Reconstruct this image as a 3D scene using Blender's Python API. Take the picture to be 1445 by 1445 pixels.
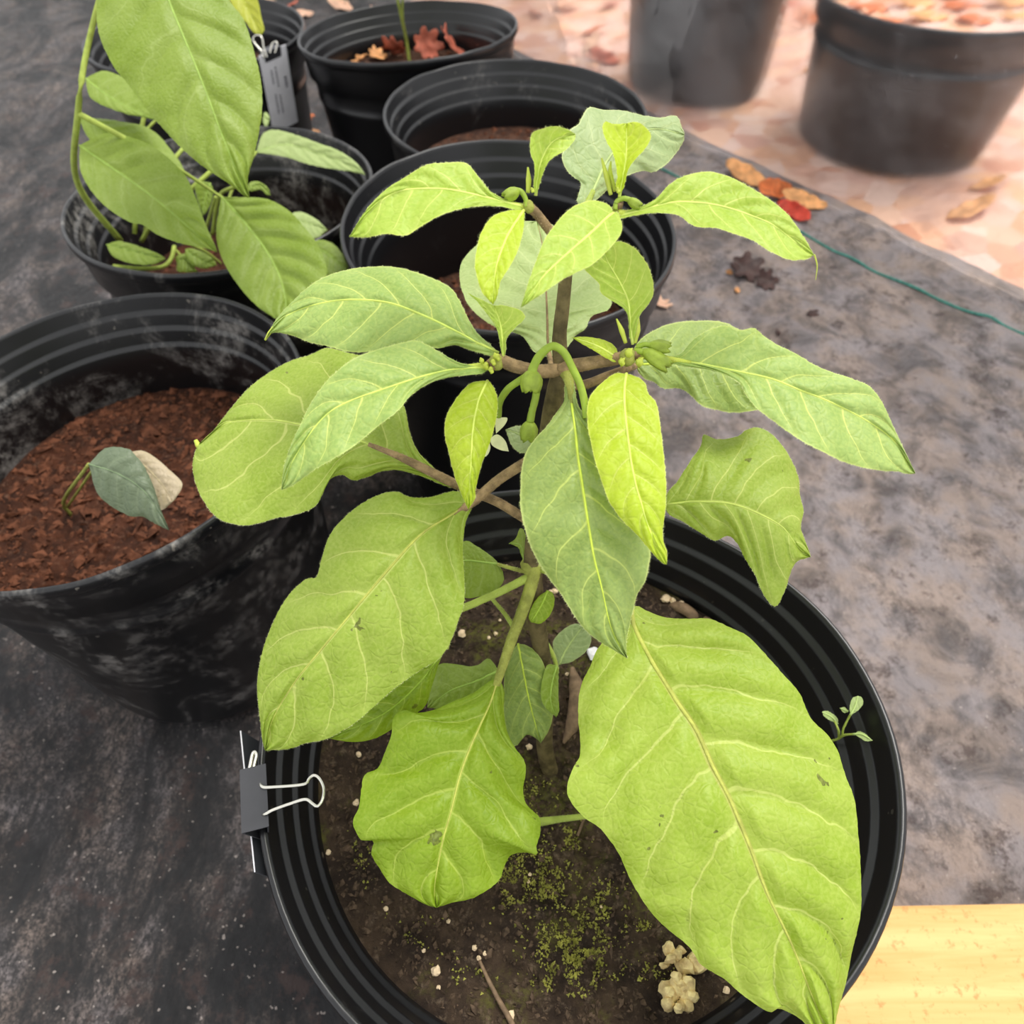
import bpy, bmesh, math, random
from mathutils import Vector, Matrix, noise
random.seed(7)
for o in list(bpy.data.objects): bpy.data.objects.remove(o)
scene = bpy.context.scene
COL = scene.collection
PI = math.pi

# ------------------------------------------------------------------ camera, sky, sun, exposure
R0 = 0.145                       # nursery pot rim radius (m)
F = 1003.0; PITCH = math.radians(51.57); ROLL = math.radians(-1.01)
CAM = Vector((0, 0, 0.60))
FW = Vector((0, math.cos(PITCH), -math.sin(PITCH)))
_r = Vector((1, 0, 0)); _u = Vector((0, math.sin(PITCH), math.cos(PITCH)))
RT = _r*math.cos(ROLL) + _u*math.sin(ROLL)
UP = -_r*math.sin(ROLL) + _u*math.cos(ROLL)
cd = bpy.data.cameras.new('camera'); cam = bpy.data.objects.new('camera', cd); COL.objects.link(cam)
cam.matrix_world = Matrix(((RT.x, UP.x, -FW.x, CAM.x), (RT.y, UP.y, -FW.y, CAM.y), (RT.z, UP.z, -FW.z, CAM.z), (0, 0, 0, 1)))
cd.sensor_width = 36; cd.lens = 36*F/1445; cd.clip_start = 0.01
cd.dof.use_dof = True; cd.dof.focus_distance = 0.285; cd.dof.aperture_fstop = 13
scene.camera = cam

world = bpy.data.worlds.new('overcast_sky'); scene.world = world; world.use_nodes = True
wn = world.node_tree.nodes; wl = world.node_tree.links
wn['Background'].inputs[0].default_value = (0.98, 0.99, 1.0, 1)
wn['Background'].inputs[1].default_value = 0.85
sd = bpy.data.lights.new('sky_sun_offscreen', 'SUN'); sd.energy = 2.0; sd.angle = math.radians(28); sd.color = (1, .97, .9)
sun = bpy.data.objects.new('sky_sun_offscreen', sd); COL.objects.link(sun)
sun.rotation_euler = Vector((-.35, -.30, -1)).to_track_quat('-Z', 'Y').to_euler()
scene.view_settings.view_transform = 'Standard'; scene.view_settings.look = 'None'
scene.view_settings.exposure = 0.5; scene.view_settings.gamma = 1; scene.view_settings.use_curve_mapping = False

# ------------------------------------------------------------------ helpers
def ray(px, py): return FW + RT*((px-722.5)/F) - UP*((py-722.5)/F)
def pt(px, py, d): return CAM + ray(px, py)*d
def at_z(px, py, z):
    d = ray(px, py); return CAM + d*((z-CAM.z)/d.z)
def proj(P):
    v = P-CAM; z = v.dot(FW); return (722.5+F*v.dot(RT)/z, 722.5-F*v.dot(UP)/z, z)
def s2l(c):
    c /= 255.0
    return c/12.92 if c <= .04045 else ((c+.055)/1.055)**2.4
def rgb(r, g, b): return (s2l(r), s2l(g), s2l(b), 1)
def mesh_obj(name, verts, faces, mat=None, parent=None, smooth=True):
    me = bpy.data.meshes.new(name); me.from_pydata([tuple(v) for v in verts], [], faces); me.update()
    if smooth: me.polygons.foreach_set('use_smooth', [True]*len(me.polygons))
    if mat: me.materials.append(mat)
    o = bpy.data.objects.new(name, me); COL.objects.link(o)
    if parent: o.parent = parent
    return o
def bm_obj(name, bm, mat=None, parent=None, smooth=True):
    me = bpy.data.meshes.new(name); bm.to_mesh(me); bm.free()
    if smooth: me.polygons.foreach_set('use_smooth', [True]*len(me.polygons))
    if mat: me.materials.append(mat)
    o = bpy.data.objects.new(name, me); COL.objects.link(o)
    if parent: o.parent = parent
    return o
def tag(o, label=None, cat=None, group=None, kind=None):
    if label: o['label'] = label
    if cat: o['category'] = cat
    if group: o['group'] = group
    if kind: o['kind'] = kind
    return o
def thing(name, label, cat, loc=(0, 0, 0), group=None):
    o = bpy.data.objects.new(name, None); COL.objects.link(o); o.location = loc; o.empty_display_size = .02
    bpy.context.view_layer.update()
    return tag(o, label, cat, group)
def child(o, parent):
    o.parent = parent; o.matrix_parent_inverse = Matrix.Translation(parent.location).inverted(); return o
def cr(pts, n):
    """Catmull-Rom through pts (tuples or Vectors), resampled to n points at equal arc length"""
    P = [Vector(p) for p in pts]
    if len(P) == 2:
        return [P[0].lerp(P[1], i/(n-1)) for i in range(n)]
    Q = [P[0]*2-P[1]] + P + [P[-1]*2-P[-2]]
    out = []
    for i in range(1, len(Q)-2):
        p0, p1, p2, p3 = Q[i-1], Q[i], Q[i+1], Q[i+2]
        for k in range(12):
            t = k/12
            out.append(.5*((2*p1)+(p2-p0)*t+(2*p0-5*p1+4*p2-p3)*t*t+(3*p1-p0-3*p2+p3)*t**3))
    out.append(P[-1])
    L = [0]
    for a, b in zip(out, out[1:]): L.append(L[-1]+(b-a).length)
    res = []; j = 0
    for i in range(n):
        s = L[-1]*i/(n-1)
        while j < len(L)-2 and L[j+1] < s: j += 1
        d = L[j+1]-L[j]
        res.append(out[j].lerp(out[j+1], (s-L[j])/d if d > 1e-12 else 0))
    return res
def tube(path, rad, seg=8, n=None, cap=True, jitter=0):
    """verts, faces of a tapering tube; rad: list of radii spread along the path"""
    n = n or max(6, len(path)*5)
    P = cr(path, n); verts = []; faces = []
    up = Vector((.3, .5, .8))
    for i, p in enumerate(P):
        a = P[max(i-1, 0)]; b = P[min(i+1, n-1)]; T = (b-a)
        T = T.normalized() if T.length > 1e-9 else Vector((0, 0, 1))
        X = T.cross(up); X = X.normalized() if X.length > 1e-4 else T.orthogonal().normalized()
        Y = T.cross(X).normalized()
        f = i/(n-1)*(len(rad)-1); k = min(int(f), len(rad)-2) if len(rad) > 1 else 0
        r = rad[k]+(rad[k+1]-rad[k])*(f-k) if len(rad) > 1 else rad[0]
        for s in range(seg):
            an = 2*PI*s/seg
            rr = r*(1+jitter*math.sin(s*7.3+i*.2)*.5)
            verts.append(p+X*math.cos(an)*rr+Y*math.sin(an)*rr)
    for i in range(n-1):
        for s in range(seg):
            faces.append((i*seg+s, i*seg+(s+1) % seg, (i+1)*seg+(s+1) % seg, (i+1)*seg+s))
    if cap:
        faces.append(tuple(range(seg))[::-1]); faces.append(tuple((n-1)*seg+s for s in range(seg)))
    return verts, faces
def tube_obj(name, path, rad, mat, parent=None, seg=8, n=None, jitter=0):
    v, f = tube([Vector(p) for p in path], rad, seg, n, True, jitter)
    o = mesh_obj(name, v, f, mat)
    if parent: child(o, parent)
    return o
def px_path(pts): return [pt(*p) for p in pts]

# ------------------------------------------------------------------ materials
class NT:
    def __init__(s, name):
        s.m = bpy.data.materials.new(name); s.m.use_nodes = True; s.t = s.m.node_tree; s.t.nodes.clear()
        s.out = s.n('ShaderNodeOutputMaterial')
    def n(s, typ, **kw):
        nd = s.t.nodes.new(typ)
        for k, v in kw.items(): setattr(nd, k, v)
        return nd
    def l(s, a, b): s.t.links.new(a, b)
    def put(s, sock, v):
        if hasattr(v, 'is_output'): s.l(v, sock)
        elif v is not None: sock.default_value = v
    def math(s, op, a, b=None, c=None, clamp=False):
        nd = s.n('ShaderNodeMath', operation=op); nd.use_clamp = clamp
        s.put(nd.inputs[0], a); s.put(nd.inputs[1], b)
        if c is not None: s.put(nd.inputs[2], c)
        return nd.outputs[0]
    def mix(s, f, a, b, mode='MIX'):
        nd = s.n('ShaderNodeMix', data_type='RGBA', blend_type=mode)
        s.put(nd.inputs[0], f); s.put(nd.inputs[6], a); s.put(nd.inputs[7], b); return nd.outputs[2]
    def smooth(s, x, lo, hi, a=0., b=1.):
        nd = s.n('ShaderNodeMapRange', interpolation_type='SMOOTHSTEP')
        s.put(nd.inputs[0], x); s.put(nd.inputs[1], lo); s.put(nd.inputs[2], hi); s.put(nd.inputs[3], a); s.put(nd.inputs[4], b)
        return nd.outputs[0]
    def noise(s, scale, detail=4, rough=.55, vec=None, dist=0):
        nd = s.n('ShaderNodeTexNoise'); nd.inputs['Scale'].default_value = scale; nd.inputs['Detail'].default_value = detail
        nd.inputs['Roughness'].default_value = rough; nd.inputs['Distortion'].default_value = dist
        s.put(nd.inputs['Vector'], vec if vec is not None else s.coord()); return nd.outputs[0]
    def voro(s, scale, vec=None, feature='F1', out='Distance'):
        nd = s.n('ShaderNodeTexVoronoi', feature=feature); nd.inputs['Scale'].default_value = scale
        s.put(nd.inputs['Vector'], vec if vec is not None else s.coord()); return nd.outputs[out]
    def coord(s):
        if not hasattr(s, '_c'): s._c = s.n('ShaderNodeTexCoord').outputs['Object']
        return s._c
    def bump(s, h, strength=.4, dist=.002):
        nd = s.n('ShaderNodeBump'); nd.inputs['Strength'].default_value = strength; nd.inputs['Distance'].default_value = dist
        s.put(nd.inputs['Height'], h); return nd.outputs[0]
    def bsdf(s, col, rough=.5, spec=.5, normal=None, metal=0., sheen=0.):
        nd = s.n('ShaderNodeBsdfPrincipled'); s.put(nd.inputs['Base Color'], col); s.put(nd.inputs['Roughness'], rough)
        s.put(nd.inputs['Specular IOR Level'], spec); nd.inputs['Metallic'].default_value = metal
        if normal: s.l(normal, nd.inputs['Normal'])
        if sheen: nd.inputs['Sheen Weight'].default_value = sheen
        return nd.outputs[0]
    def end(s, shader): s.l(shader, s.out.inputs[0]); return s.m
def simple(name, col, rough=.5, spec=.4, var=.25, scale=60, bump=0., bscale=200):
    t = NT(name); f = t.noise(scale)
    dark = tuple(c*(1-var) for c in col[:3])+(1,); lite = tuple(min(1, c*(1+var)) for c in col[:3])+(1,)
    c = t.mix(t.smooth(f, .3, .7), dark, lite)
    nm = t.bump(t.noise(bscale), bump, .001) if bump else None
    return t.end(t.bsdf(c, rough, spec, nm))

VEIN_SLANT = .20
def leaf_mat(name, colA, colB, vein, N=7, transl=.35, vein_mix=.65, edge=None, spots=0., rough=.5, rib=None):
    t = NT(name)
    uv = t.n('ShaderNodeUVMap').outputs[0]
    sep = t.n('ShaderNodeSeparateXYZ'); t.l(uv, sep.inputs[0]); u, vv = sep.outputs[0], sep.outputs[1]
    V = t.math('MULTIPLY_ADD', vv, 2, -1); a = t.math('ABSOLUTE', V)
    side = t.math('GREATER_THAN', V, 0)
    wob = t.math('MULTIPLY_ADD', t.noise(55, 2), .5, -.25)
    s = t.math('SUBTRACT', u, t.math('MULTIPLY', t.math('POWER', a, 1.3), VEIN_SLANT))
    s = t.math('MULTIPLY_ADD', s, float(N), t.math('MULTIPLY', side, .45))
    s = t.math('ADD', s, wob)
    d = t.math('ABSOLUTE', t.math('SUBTRACT', s, t.math('ROUND', s)))       # 0 on a secondary vein
    wv = t.math('MULTIPLY_ADD', a, -.028, .044)
    sec = t.math('SUBTRACT', 1, t.smooth(d, t.math('MULTIPLY', wv, .35), wv))
    sec = t.math('MULTIPLY', sec, t.smooth(a, .75, .97, 1., .15))
    mw = t.math('MULTIPLY_ADD', u, -.035, .05)
    mid = t.math('SUBTRACT', 1, t.smooth(a, t.math('MULTIPLY', mw, .5), mw))
    nz = t.n('ShaderNodeTexNoise'); nz.inputs['Scale'].default_value = 90; t.l(t.coord(), nz.inputs['Vector'])
    va = t.n('ShaderNodeVectorMath', operation='MULTIPLY_ADD'); t.l(nz.outputs[1], va.inputs[0]); va.inputs[1].default_value = (.006, .006, .006); t.l(t.coord(), va.inputs[2])
    net = t.voro(240, va.outputs[0], 'DISTANCE_TO_EDGE')
    ter = t.math('MULTIPLY', t.math('SUBTRACT', 1, t.smooth(net, .0, .10)), .07)
    blot = t.smooth(t.noise(30, 6, .68, None, .5), .30, .70, .22, .82)  # leaf mottling; the pale tone partly paints in sky sheen
    c = t.mix(blot, colA, colB)
    halo = t.math('MULTIPLY', t.math('SUBTRACT', 1, t.smooth(d, .02, .24)), .10)
    c = t.mix(halo, c, vein)
    c = t.mix(ter, c, vein)
    c = t.mix(t.math('MULTIPLY', sec, min(1, vein_mix*1.35)), c, vein)
    c = t.mix(t.math('MULTIPLY', mid, min(1, vein_mix*1.25)), c, rib or vein)
    if edge:
        em = t.math('MULTIPLY', t.smooth(a, .955, .995), .8)
        c = t.mix(em, c, edge)
    if spots:
        sp = t.math('MULTIPLY', t.math('GREATER_THAN', t.noise(62, 3, .7), .70-spots*.05), .85)
        rag = t.math('MULTIPLY', t.math('GREATER_THAN', t.noise(170, 2, .7), .5), sp)
        c = t.mix(rag, c, rgb(88, 92, 30))
    gn = t.noise(700, 2, .6); c = t.mix(t.smooth(gn, .35, .7, 0., .22), c, vein)
    h = t.math('ADD', t.math('MULTIPLY', t.noise(330, 3, .6), .35), t.math('MULTIPLY', t.smooth(net, 0, .2), .5))
    nm = t.bump(h, .4, .0007)
    p = t.bsdf(c, rough, .5, nm)
    tr = t.n('ShaderNodeBsdfTranslucent'); t.l(t.mix(.35, c, rgb(205, 225, 60), 'MIX'), tr.inputs[0]); t.l(nm, tr.inputs[1])
    mx = t.n('ShaderNodeMixShader'); mx.inputs[0].default_value = transl; t.l(p, mx.inputs[1]); t.l(tr.outputs[0], mx.inputs[2])
    return t.end(mx.outputs[0])

M = {}
def LM(key, *a, **k): M[key] = leaf_mat('leaf_'+key, *a, **k)
VY = rgb(214, 226, 120)
LM('old', rgb(140, 170, 34), rgb(170, 194, 78), rgb(216, 226, 126), N=7, transl=.33, spots=.35, vein_mix=.55)
LM('huge', rgb(148, 180, 30), rgb(180, 204, 78), rgb(220, 232, 126), N=8, transl=.33, spots=.35, vein_mix=.55, rib=rgb(204, 200, 110))
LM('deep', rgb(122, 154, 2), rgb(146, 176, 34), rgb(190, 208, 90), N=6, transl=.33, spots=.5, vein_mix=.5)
LM('mid', rgb(140, 172, 78), rgb(170, 196, 114), rgb(222, 232, 130), N=7, transl=.26, edge=rgb(200, 216, 124), vein_mix=.6)
LM('dusk', rgb(122, 148, 60), rgb(154, 176, 102), rgb(200, 214, 112), N=6, transl=.24, edge=rgb(196, 208, 126), rib=rgb(214, 224, 90), vein_mix=.55)
LM('young', rgb(174, 202, 16), rgb(204, 224, 62), rgb(228, 238, 120), N=7, transl=.35, edge=rgb(226, 236, 110), vein_mix=.5)
LM('bright', rgb(160, 194, 52), rgb(190, 214, 96), rgb(226, 236, 128), N=6, transl=.33, edge=rgb(222, 234, 114), vein_mix=.6)
LM('pale', rgb(148, 172, 110), rgb(176, 192, 140), rgb(200, 212, 150), N=6, transl=.22, edge=rgb(204, 214, 156), vein_mix=.4)
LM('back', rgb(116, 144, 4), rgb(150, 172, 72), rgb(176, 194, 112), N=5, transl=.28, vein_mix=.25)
LM('backpale', rgb(162, 186, 106), rgb(188, 206, 138), rgb(208, 220, 152), N=6, transl=.26, vein_mix=.35)
LM('yellow', rgb(182, 190, 24), rgb(208, 212, 76), rgb(220, 224, 120), N=6, transl=.38)
LM('grey', rgb(86, 100, 76), rgb(108, 122, 96), rgb(126, 138, 108), N=5, transl=.12, vein_mix=.3)
LM('withered', rgb(168, 152, 110), rgb(214, 196, 172), rgb(200, 184, 150), N=5, transl=.2, vein_mix=.3)
M['stem_brown'] = simple('stem_brown', rgb(150, 126, 92), .7, .2, .35, 220, .6, 900)
M['stem_dark'] = simple('stem_dark', rgb(104, 92, 62), .7, .2, .4, 160, .6, 700)
M['stem_green'] = simple('stem_green', rgb(166, 182, 84), .6, .25, .15, 150, .4, 900)
M['stem_olive'] = simple('stem_olive', rgb(156, 160, 78), .65, .2, .25, 180, .6, 900)
M['pedicel'] = simple('pedicel', rgb(150, 174, 62), .5, .3, .15, 150, .2, 700)
M['bud'] = simple('bud', rgb(146, 166, 60), .5, .3, .2, 250, .3, 700)
M['tender'] = simple('tender', rgb(192, 204, 82), .5, .3, .15, 200)
M['petal'] = simple('petal', rgb(226, 226, 178), .5, .3, .1, 200)
M['metal'] = NT('wire_metal'); M['metal'] = M['metal'].end(M['metal'].bsdf(rgb(225, 222, 210), .22, .5, None, 1.))
M['clip_black'] = simple('clip_black', rgb(62, 62, 66), .42, .5, .1)
M['tag_white'] = simple('tag_white', rgb(240, 238, 242), .5, .4, .04)
M['tag_dark'] = simple('tag_dark', rgb(64, 66, 70), .45, .4, .08)
M['stem_tan'] = simple('stem_tan', rgb(182, 186, 90), .6, .25, .2, 160, .4, 800)
M['hair'] = simple('leaf_hair', rgb(226, 232, 170), .6, .3, .05)
M['hair_brown'] = simple('stem_hair', rgb(196, 176, 146), .6, .3, .1)
M['ink'] = simple('printed_ink', rgb(110, 108, 116), .6, .2, .1)
M['perlite'] = simple('perlite', rgb(238, 212, 176), .8, .2, .12, 300, .6, 900)
M['bark'] = simple('bark_chip', rgb(240, 208, 150), .75, .2, .3, 160, .8, 500)
M['orange_leaf'] = simple('orange_dry_leaf', rgb(206, 112, 62), .6, .3, .35, 60, .5, 300)
M['red_leaf'] = simple('red_dry_leaf', rgb(186, 62, 44), .6, .3, .3, 60, .5, 300)
M['tan_leaf'] = simple('tan_dry_leaf', rgb(222, 160, 104), .6, .3, .3, 60, .5, 300)
M['maple_leaf'] = simple('rusty_dry_leaf', rgb(178, 96, 74), .65, .3, .3, 60, .5, 300)
M['brown_leaf'] = simple('brown_dry_leaf', rgb(66, 40, 34), .5, .4, .4, 60, .5, 300)
M['pink_leaf'] = simple('pinkish_dry_petal', rgb(222, 178, 150), .6, .3, .15, 90, .3, 300)
M['teal'] = simple('teal_thread', rgb(70, 136, 122), .6, .3, .3, 300, .6, 800)
M['twig'] = simple('twig', rgb(128, 106, 84), .7, .2, .3, 200, .4, 600)

def pot_mat(name, dust, seed, base=(21, 21, 23)):
    t = NT(name)
    mp = t.n('ShaderNodeMapping'); mp.inputs['Location'].default_value = (seed, seed*2.3, seed*.7); t.l(t.coord(), mp.inputs[0]); v = mp.outputs[0]
    n1 = t.noise(16, 6, .7, v, .6); n2 = t.noise(90, 4, .7, v)
    lo = .60-.16*dust
    m = t.math('MULTIPLY', t.smooth(n1, lo, lo+.2), t.smooth(n2, .36, .64))
    c = t.mix(t.math('MULTIPLY', m, min(1, dust*1.1)), rgb(*base), rgb(140, 136, 132))
    sp = t.math('MULTIPLY', t.math('GREATER_THAN', t.noise(120, 2, .5, v), .74), .35*min(1, dust*2))
    c = t.mix(sp, c, rgb(170, 162, 150))
    r = t.math('MULTIPLY_ADD', m, .3, .30)
    return t.end(t.bsdf(c, r, .55, t.bump(t.noise(260, 3, .6, v), .08, .0005)))
def soil_mat(name, dark, lite, red, moss=0., seed=0.):
    t = NT(name)
    mp = t.n('ShaderNodeMapping'); mp.inputs['Location'].default_value = (seed, seed*1.7, 0); t.l(t.coord(), mp.inputs[0]); v = mp.outputs[0]
    c = t.mix(t.smooth(t.noise(45, 6, .7, v), .35, .7), dark, red)
    c = t.mix(t.math('MULTIPLY', t.smooth(t.noise(160, 5, .75, v), .52, .75), .8), c, lite)
    if moss:
        mk = t.math('MULTIPLY', t.smooth(t.noise(22, 5, .65, v), .50, .66), t.smooth(t.noise(330, 3, .7, v), .36, .62))
        c = t.mix(t.math('MULTIPLY', mk, moss), c, rgb(104, 104, 44))
    h = t.noise(230, 6, .75, v)
    return t.end(t.bsdf(c, .85, .25, t.bump(h, .8, .003)))
M['soilA'] = soil_mat('potting_soil_moss', rgb(42, 32, 26), rgb(128, 110, 92), rgb(80, 64, 50), .8)
M['soilE'] = soil_mat('fibrous_potting_soil', rgb(48, 26, 16), rgb(134, 98, 78), rgb(88, 50, 32), 0, 3)
M['soilB'] = soil_mat('brown_potting_soil', rgb(58, 38, 30), rgb(150, 108, 84), rgb(96, 66, 50), 0, 6)
M['crumbA'] = simple('soil_crumb_dark', rgb(82, 67, 54), .85, .2, .65, 260, .6, 400)
M['crumbE'] = simple('soil_crumb_brown', rgb(98, 60, 42), .85, .2, .5, 120, .6, 400)
M['moss'] = simple('moss', rgb(168, 166, 84), .8, .2, .4, 150, .4, 500)

# ------------------------------------------------------------------ ground, film wall, outside ground
FA = at_z(1265, 327, 0); FB = at_z(1022, 212, 0)                 # film meets ground along this line
fd = (FB-FA).normalized(); fn = Vector((fd.y, -fd.x, 0)).normalized()
if fn.y < 0: fn = -fn                                             # fn points outside
def fabric_mat():
    t = NT('landscape_fabric')
    c0 = t.coord()
    mp = t.n('ShaderNodeMapping'); mp.inputs['Scale'].default_value = (1, .55, 1); mp.inputs['Rotation'].default_value = (0, 0, .7); t.l(c0, mp.inputs[0]); v = mp.outputs[0]
    w = t.n('ShaderNodeTexWave', wave_type='BANDS', bands_direction='X'); w.inputs['Scale'].default_value = 260; w.inputs['Distortion'].default_value = 2.; t.l(c0, w.inputs[0])
    sep = t.n('ShaderNodeSeparateXYZ'); t.l(c0, sep.inputs[0])
    wander = t.math('MULTIPLY_ADD', t.noise(6, 4), .5, -.25)
    east = t.smooth(t.math('ADD', sep.outputs[0], wander), .02, .30)   # silt on the film side, also painting in that side's brighter light
    big = t.noise(10, 6, .7, v, .8); fine = t.noise(170, 6, .8, v, .3); grit = t.noise(420, 4, .75)
    dust = t.math('MULTIPLY', t.smooth(big, .40, .64), t.smooth(fine, .36, .66))
    dust = t.math('MULTIPLY', dust, t.smooth(grit, .36, .62, .15, 1.))
    blot = t.smooth(t.noise(17, 6, .7, None, .6), .34, .60, .35, 1.)
    dust = t.math('ADD', t.math('MULTIPLY', dust, .8), t.math('MULTIPLY', t.math('MULTIPLY', east, t.smooth(fine, .05, .5)), t.math('MULTIPLY', blot, .86)), clamp=True)
    silt = t.mix(t.smooth(t.noise(24, 4), .35, .65), rgb(150, 140, 140), rgb(160, 142, 132))
    c = t.mix(dust, rgb(19, 18, 20), silt)
    c = t.mix(t.math('MULTIPLY', t.smooth(t.noise(30, 7, .78), .54, .64), .7), c, rgb(62, 46, 42))
    gr = t.math('MULTIPLY', t.math('GREATER_THAN', t.noise(260, 2, .5), .715), .6)
    c = t.mix(gr, c, rgb(184, 172, 164))
    h = t.math('ADD', t.math('MULTIPLY', w.outputs[1], .05), t.math('ADD', t.math('MULTIPLY', fine, .8), t.math('MULTIPLY', big, 1.2)))
    return t.end(t.bsdf(c, t.smooth(fine, .2, .8, .42, .75), .4, t.bump(h, .6, .004)))
def litter_mat():
    t = NT('leaf_litter')
    cell = t.n('ShaderNodeTexVoronoi'); cell.inputs['Scale'].default_value = 26; t.l(t.coord(), cell.inputs[0])
    sp = t.n('ShaderNodeSeparateColor'); t.l(cell.outputs['Color'], sp.inputs[0])
    c = t.mix(sp.outputs[0], rgb(232, 176, 136), rgb(196, 128, 102))
    c = t.mix(t.math('MULTIPLY', sp.outputs[1], .7), c, rgb(240, 212, 200))
    c = t.mix(t.math('MULTIPLY', t.smooth(t.noise(14, 4), .5, .75), .5), c, rgb(142, 96, 80))
    return t.end(t.bsdf(c, .7, .3, t.bump(t.noise(60, 5), .7, .01)))
M['fabric'] = fabric_mat(); M['litter'] = litter_mat()

def ground_h(x, y):
    h = noise.noise(Vector((x*5, y*5, 0)))*.006 + noise.noise(Vector((x*14+y*6, y*9-x*5, 3)))*.0035
    rg = 1-abs(noise.noise(Vector(((x*.85+y*.52)*26, (y*.85-x*.52)*7, 5))))*2
    h += max(0, rg)**2*.0045
    return min(h, .012)-.0125
# inside fabric: grid in (along film, inward) coordinates
gv = []; gf = []; NX, NY = 420, 260
L0, L1, D0, D1 = -1.7, 3.4, -.022, 3.0
for j in range(NY+1):
    for i in range(NX+1):
        P = FA + fd*(L0+(L1-L0)*i/NX) - fn*(D0+(D1-D0)*j/NY)
        z = ground_h(P.x, P.y)
        gv.append((P.x, P.y, z))
for j in range(NY):
    for i in range(NX):
        a = j*(NX+1)+i; gf.append((a, a+NX+1, a+NX+2, a+1))
floor = mesh_obj('floor', gv, gf, M['fabric']); tag(floor, 'black woven landscape fabric floor dusted with grey silt', kind='structure')
# teal marker thread woven into the fabric
T0 = at_z(930, 230, 0); T1 = at_z(1268, 382, 0); td = (T1-T0)
tp = [T0-td*.6+td*(2.6*i/60) for i in range(61)]
tp = [Vector((p.x, p.y, ground_h(p.x, p.y)+.0012+.0006*math.sin(i*1.9))) for i, p in enumerate(tp)]
o = tube_obj('marker_thread', tp, [.0022], M['teal'], None, 6, 240); o.parent = floor; o['label'] = 'teal stripe thread woven into the fabric'
# outside litter ground
P = [FA + fd*a + fn*b for a, b in ((-3, .0), (5, .0), (5, 4), (-3, 4))]
ov = []; of = []; NX, NY = 60, 50
for j in range(NY+1):
    for i in range(NX+1):
        q = FA + fd*(-3+9*i/NX) + fn*(-.01+5*j/NY)
        ov.append((q.x, q.y, (-.03 if j == 0 else -.014)+noise.noise(Vector((q.x*9, q.y*9, 1)))*.008))
for j in range(NY):
    for i in range(NX):
        a = j*(NX+1)+i; of.append((a, a+NX+1, a+NX+2, a+1))
og = mesh_obj('ground_outside', ov, of, M['litter']); tag(og, 'leaf littered ground beyond the plastic film', kind='structure')
# clear plastic film
def film_mat():
    t = NT('clear_plastic_film')
    fr = t.n('ShaderNodeFresnel'); fr.inputs[0].default_value = 1.35
    nm = t.bump(t.noise(9, 3, .5), .25, .02); t.l(nm, fr.inputs['Normal'])
    tr = t.n('ShaderNodeBsdfTransparent'); tr.inputs[0].default_value = (.95, .95, .95, 1)
    rf = t.n('ShaderNodeBsdfRefraction'); rf.inputs['IOR'].default_value = 1.04; rf.inputs['Roughness'].default_value = .42; rf.inputs[0].default_value = (.97, .97, .97, 1)
    gl = t.n('ShaderNodeBsdfGlossy'); gl.inputs['Roughness'].default_value = .3; t.l(nm, gl.inputs['Normal'])
    df = t.n('ShaderNodeBsdfDiffuse'); df.inputs[0].default_value = rgb(214, 214, 220)
    tl = t.n('ShaderNodeBsdfTranslucent'); tl.inputs[0].default_value = rgb(220, 218, 222)
    hz = t.n('ShaderNodeMixShader'); hz.inputs[0].default_value = .5; t.l(df.outputs[0], hz.inputs[1]); t.l(tl.outputs[0], hz.inputs[2])
    m0 = t.n('ShaderNodeMixShader'); m0.inputs[0].default_value = .8; t.l(tr.outputs[0], m0.inputs[1]); t.l(rf.outputs[0], m0.inputs[2])
    m1 = t.n('ShaderNodeMixShader'); t.l(t.math('MULTIPLY_ADD', fr.outputs[0], .45, .015), m1.inputs[0]); t.l(m0.outputs[0], m1.inputs[1]); t.l(gl.outputs[0], m1.inputs[2])
    spk = t.math('MULTIPLY', t.math('GREATER_THAN', t.noise(150, 2, .5), .73), .18)
    mp = t.n('ShaderNodeMapping'); mp.inputs['Rotation'].default_value = (0, .6, .9); mp.inputs['Scale'].default_value = (1, .3, 1); t.l(t.coord(), mp.inputs[0])
    dust = t.math('ADD', t.math('MULTIPLY_ADD', t.smooth(t.noise(7, 4, .55, mp.outputs[0]), .38, .72), .15, .025), spk)  # dust haze; its diagonal bands also paint in the fold's bright highlight
    m2 = t.n('ShaderNodeMixShader'); t.l(dust, m2.inputs[0]); t.l(m1.outputs[0], m2.inputs[1]); t.l(hz.outputs[0], m2.inputs[2])
    return t.end(m2.outputs[0])
M['film'] = film_mat()
fv = []; ff = []; NX, NY = 420, 60
for j in range(NY+1):
    for i in range(NX+1):
        s = -2.2+6.0*i/NX; h = 1.1*(j/NY)**1.15
        fold = .010*math.sin(s*11+h*5)+.016*noise.noise(Vector((s*3, h*2.2, 2)))+.004*noise.noise(Vector((s*11, h*7, 4)))
        u = (s-.42)*1.0+h*.55                                      # one long diagonal crease running up from the ground
        fold += .012*math.exp(-(u/.06)**2)
        fold *= min(1, h/.10)
        q = FA+fd*s+fn*(fold-.05*h)
        fv.append((q.x, q.y, ground_h(q.x, q.y)+.004 if j == 0 else h+.002))
for j in range(NY):
    for i in range(NX):
        a = j*(NX+1)+i; ff.append((a, a+1, a+NX+2, a+NX+1))
film = mesh_obj('wall_right', fv, ff, M['film']); tag(film, 'clear wrinkled plastic film wall with dust and condensation', kind='structure')

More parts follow.
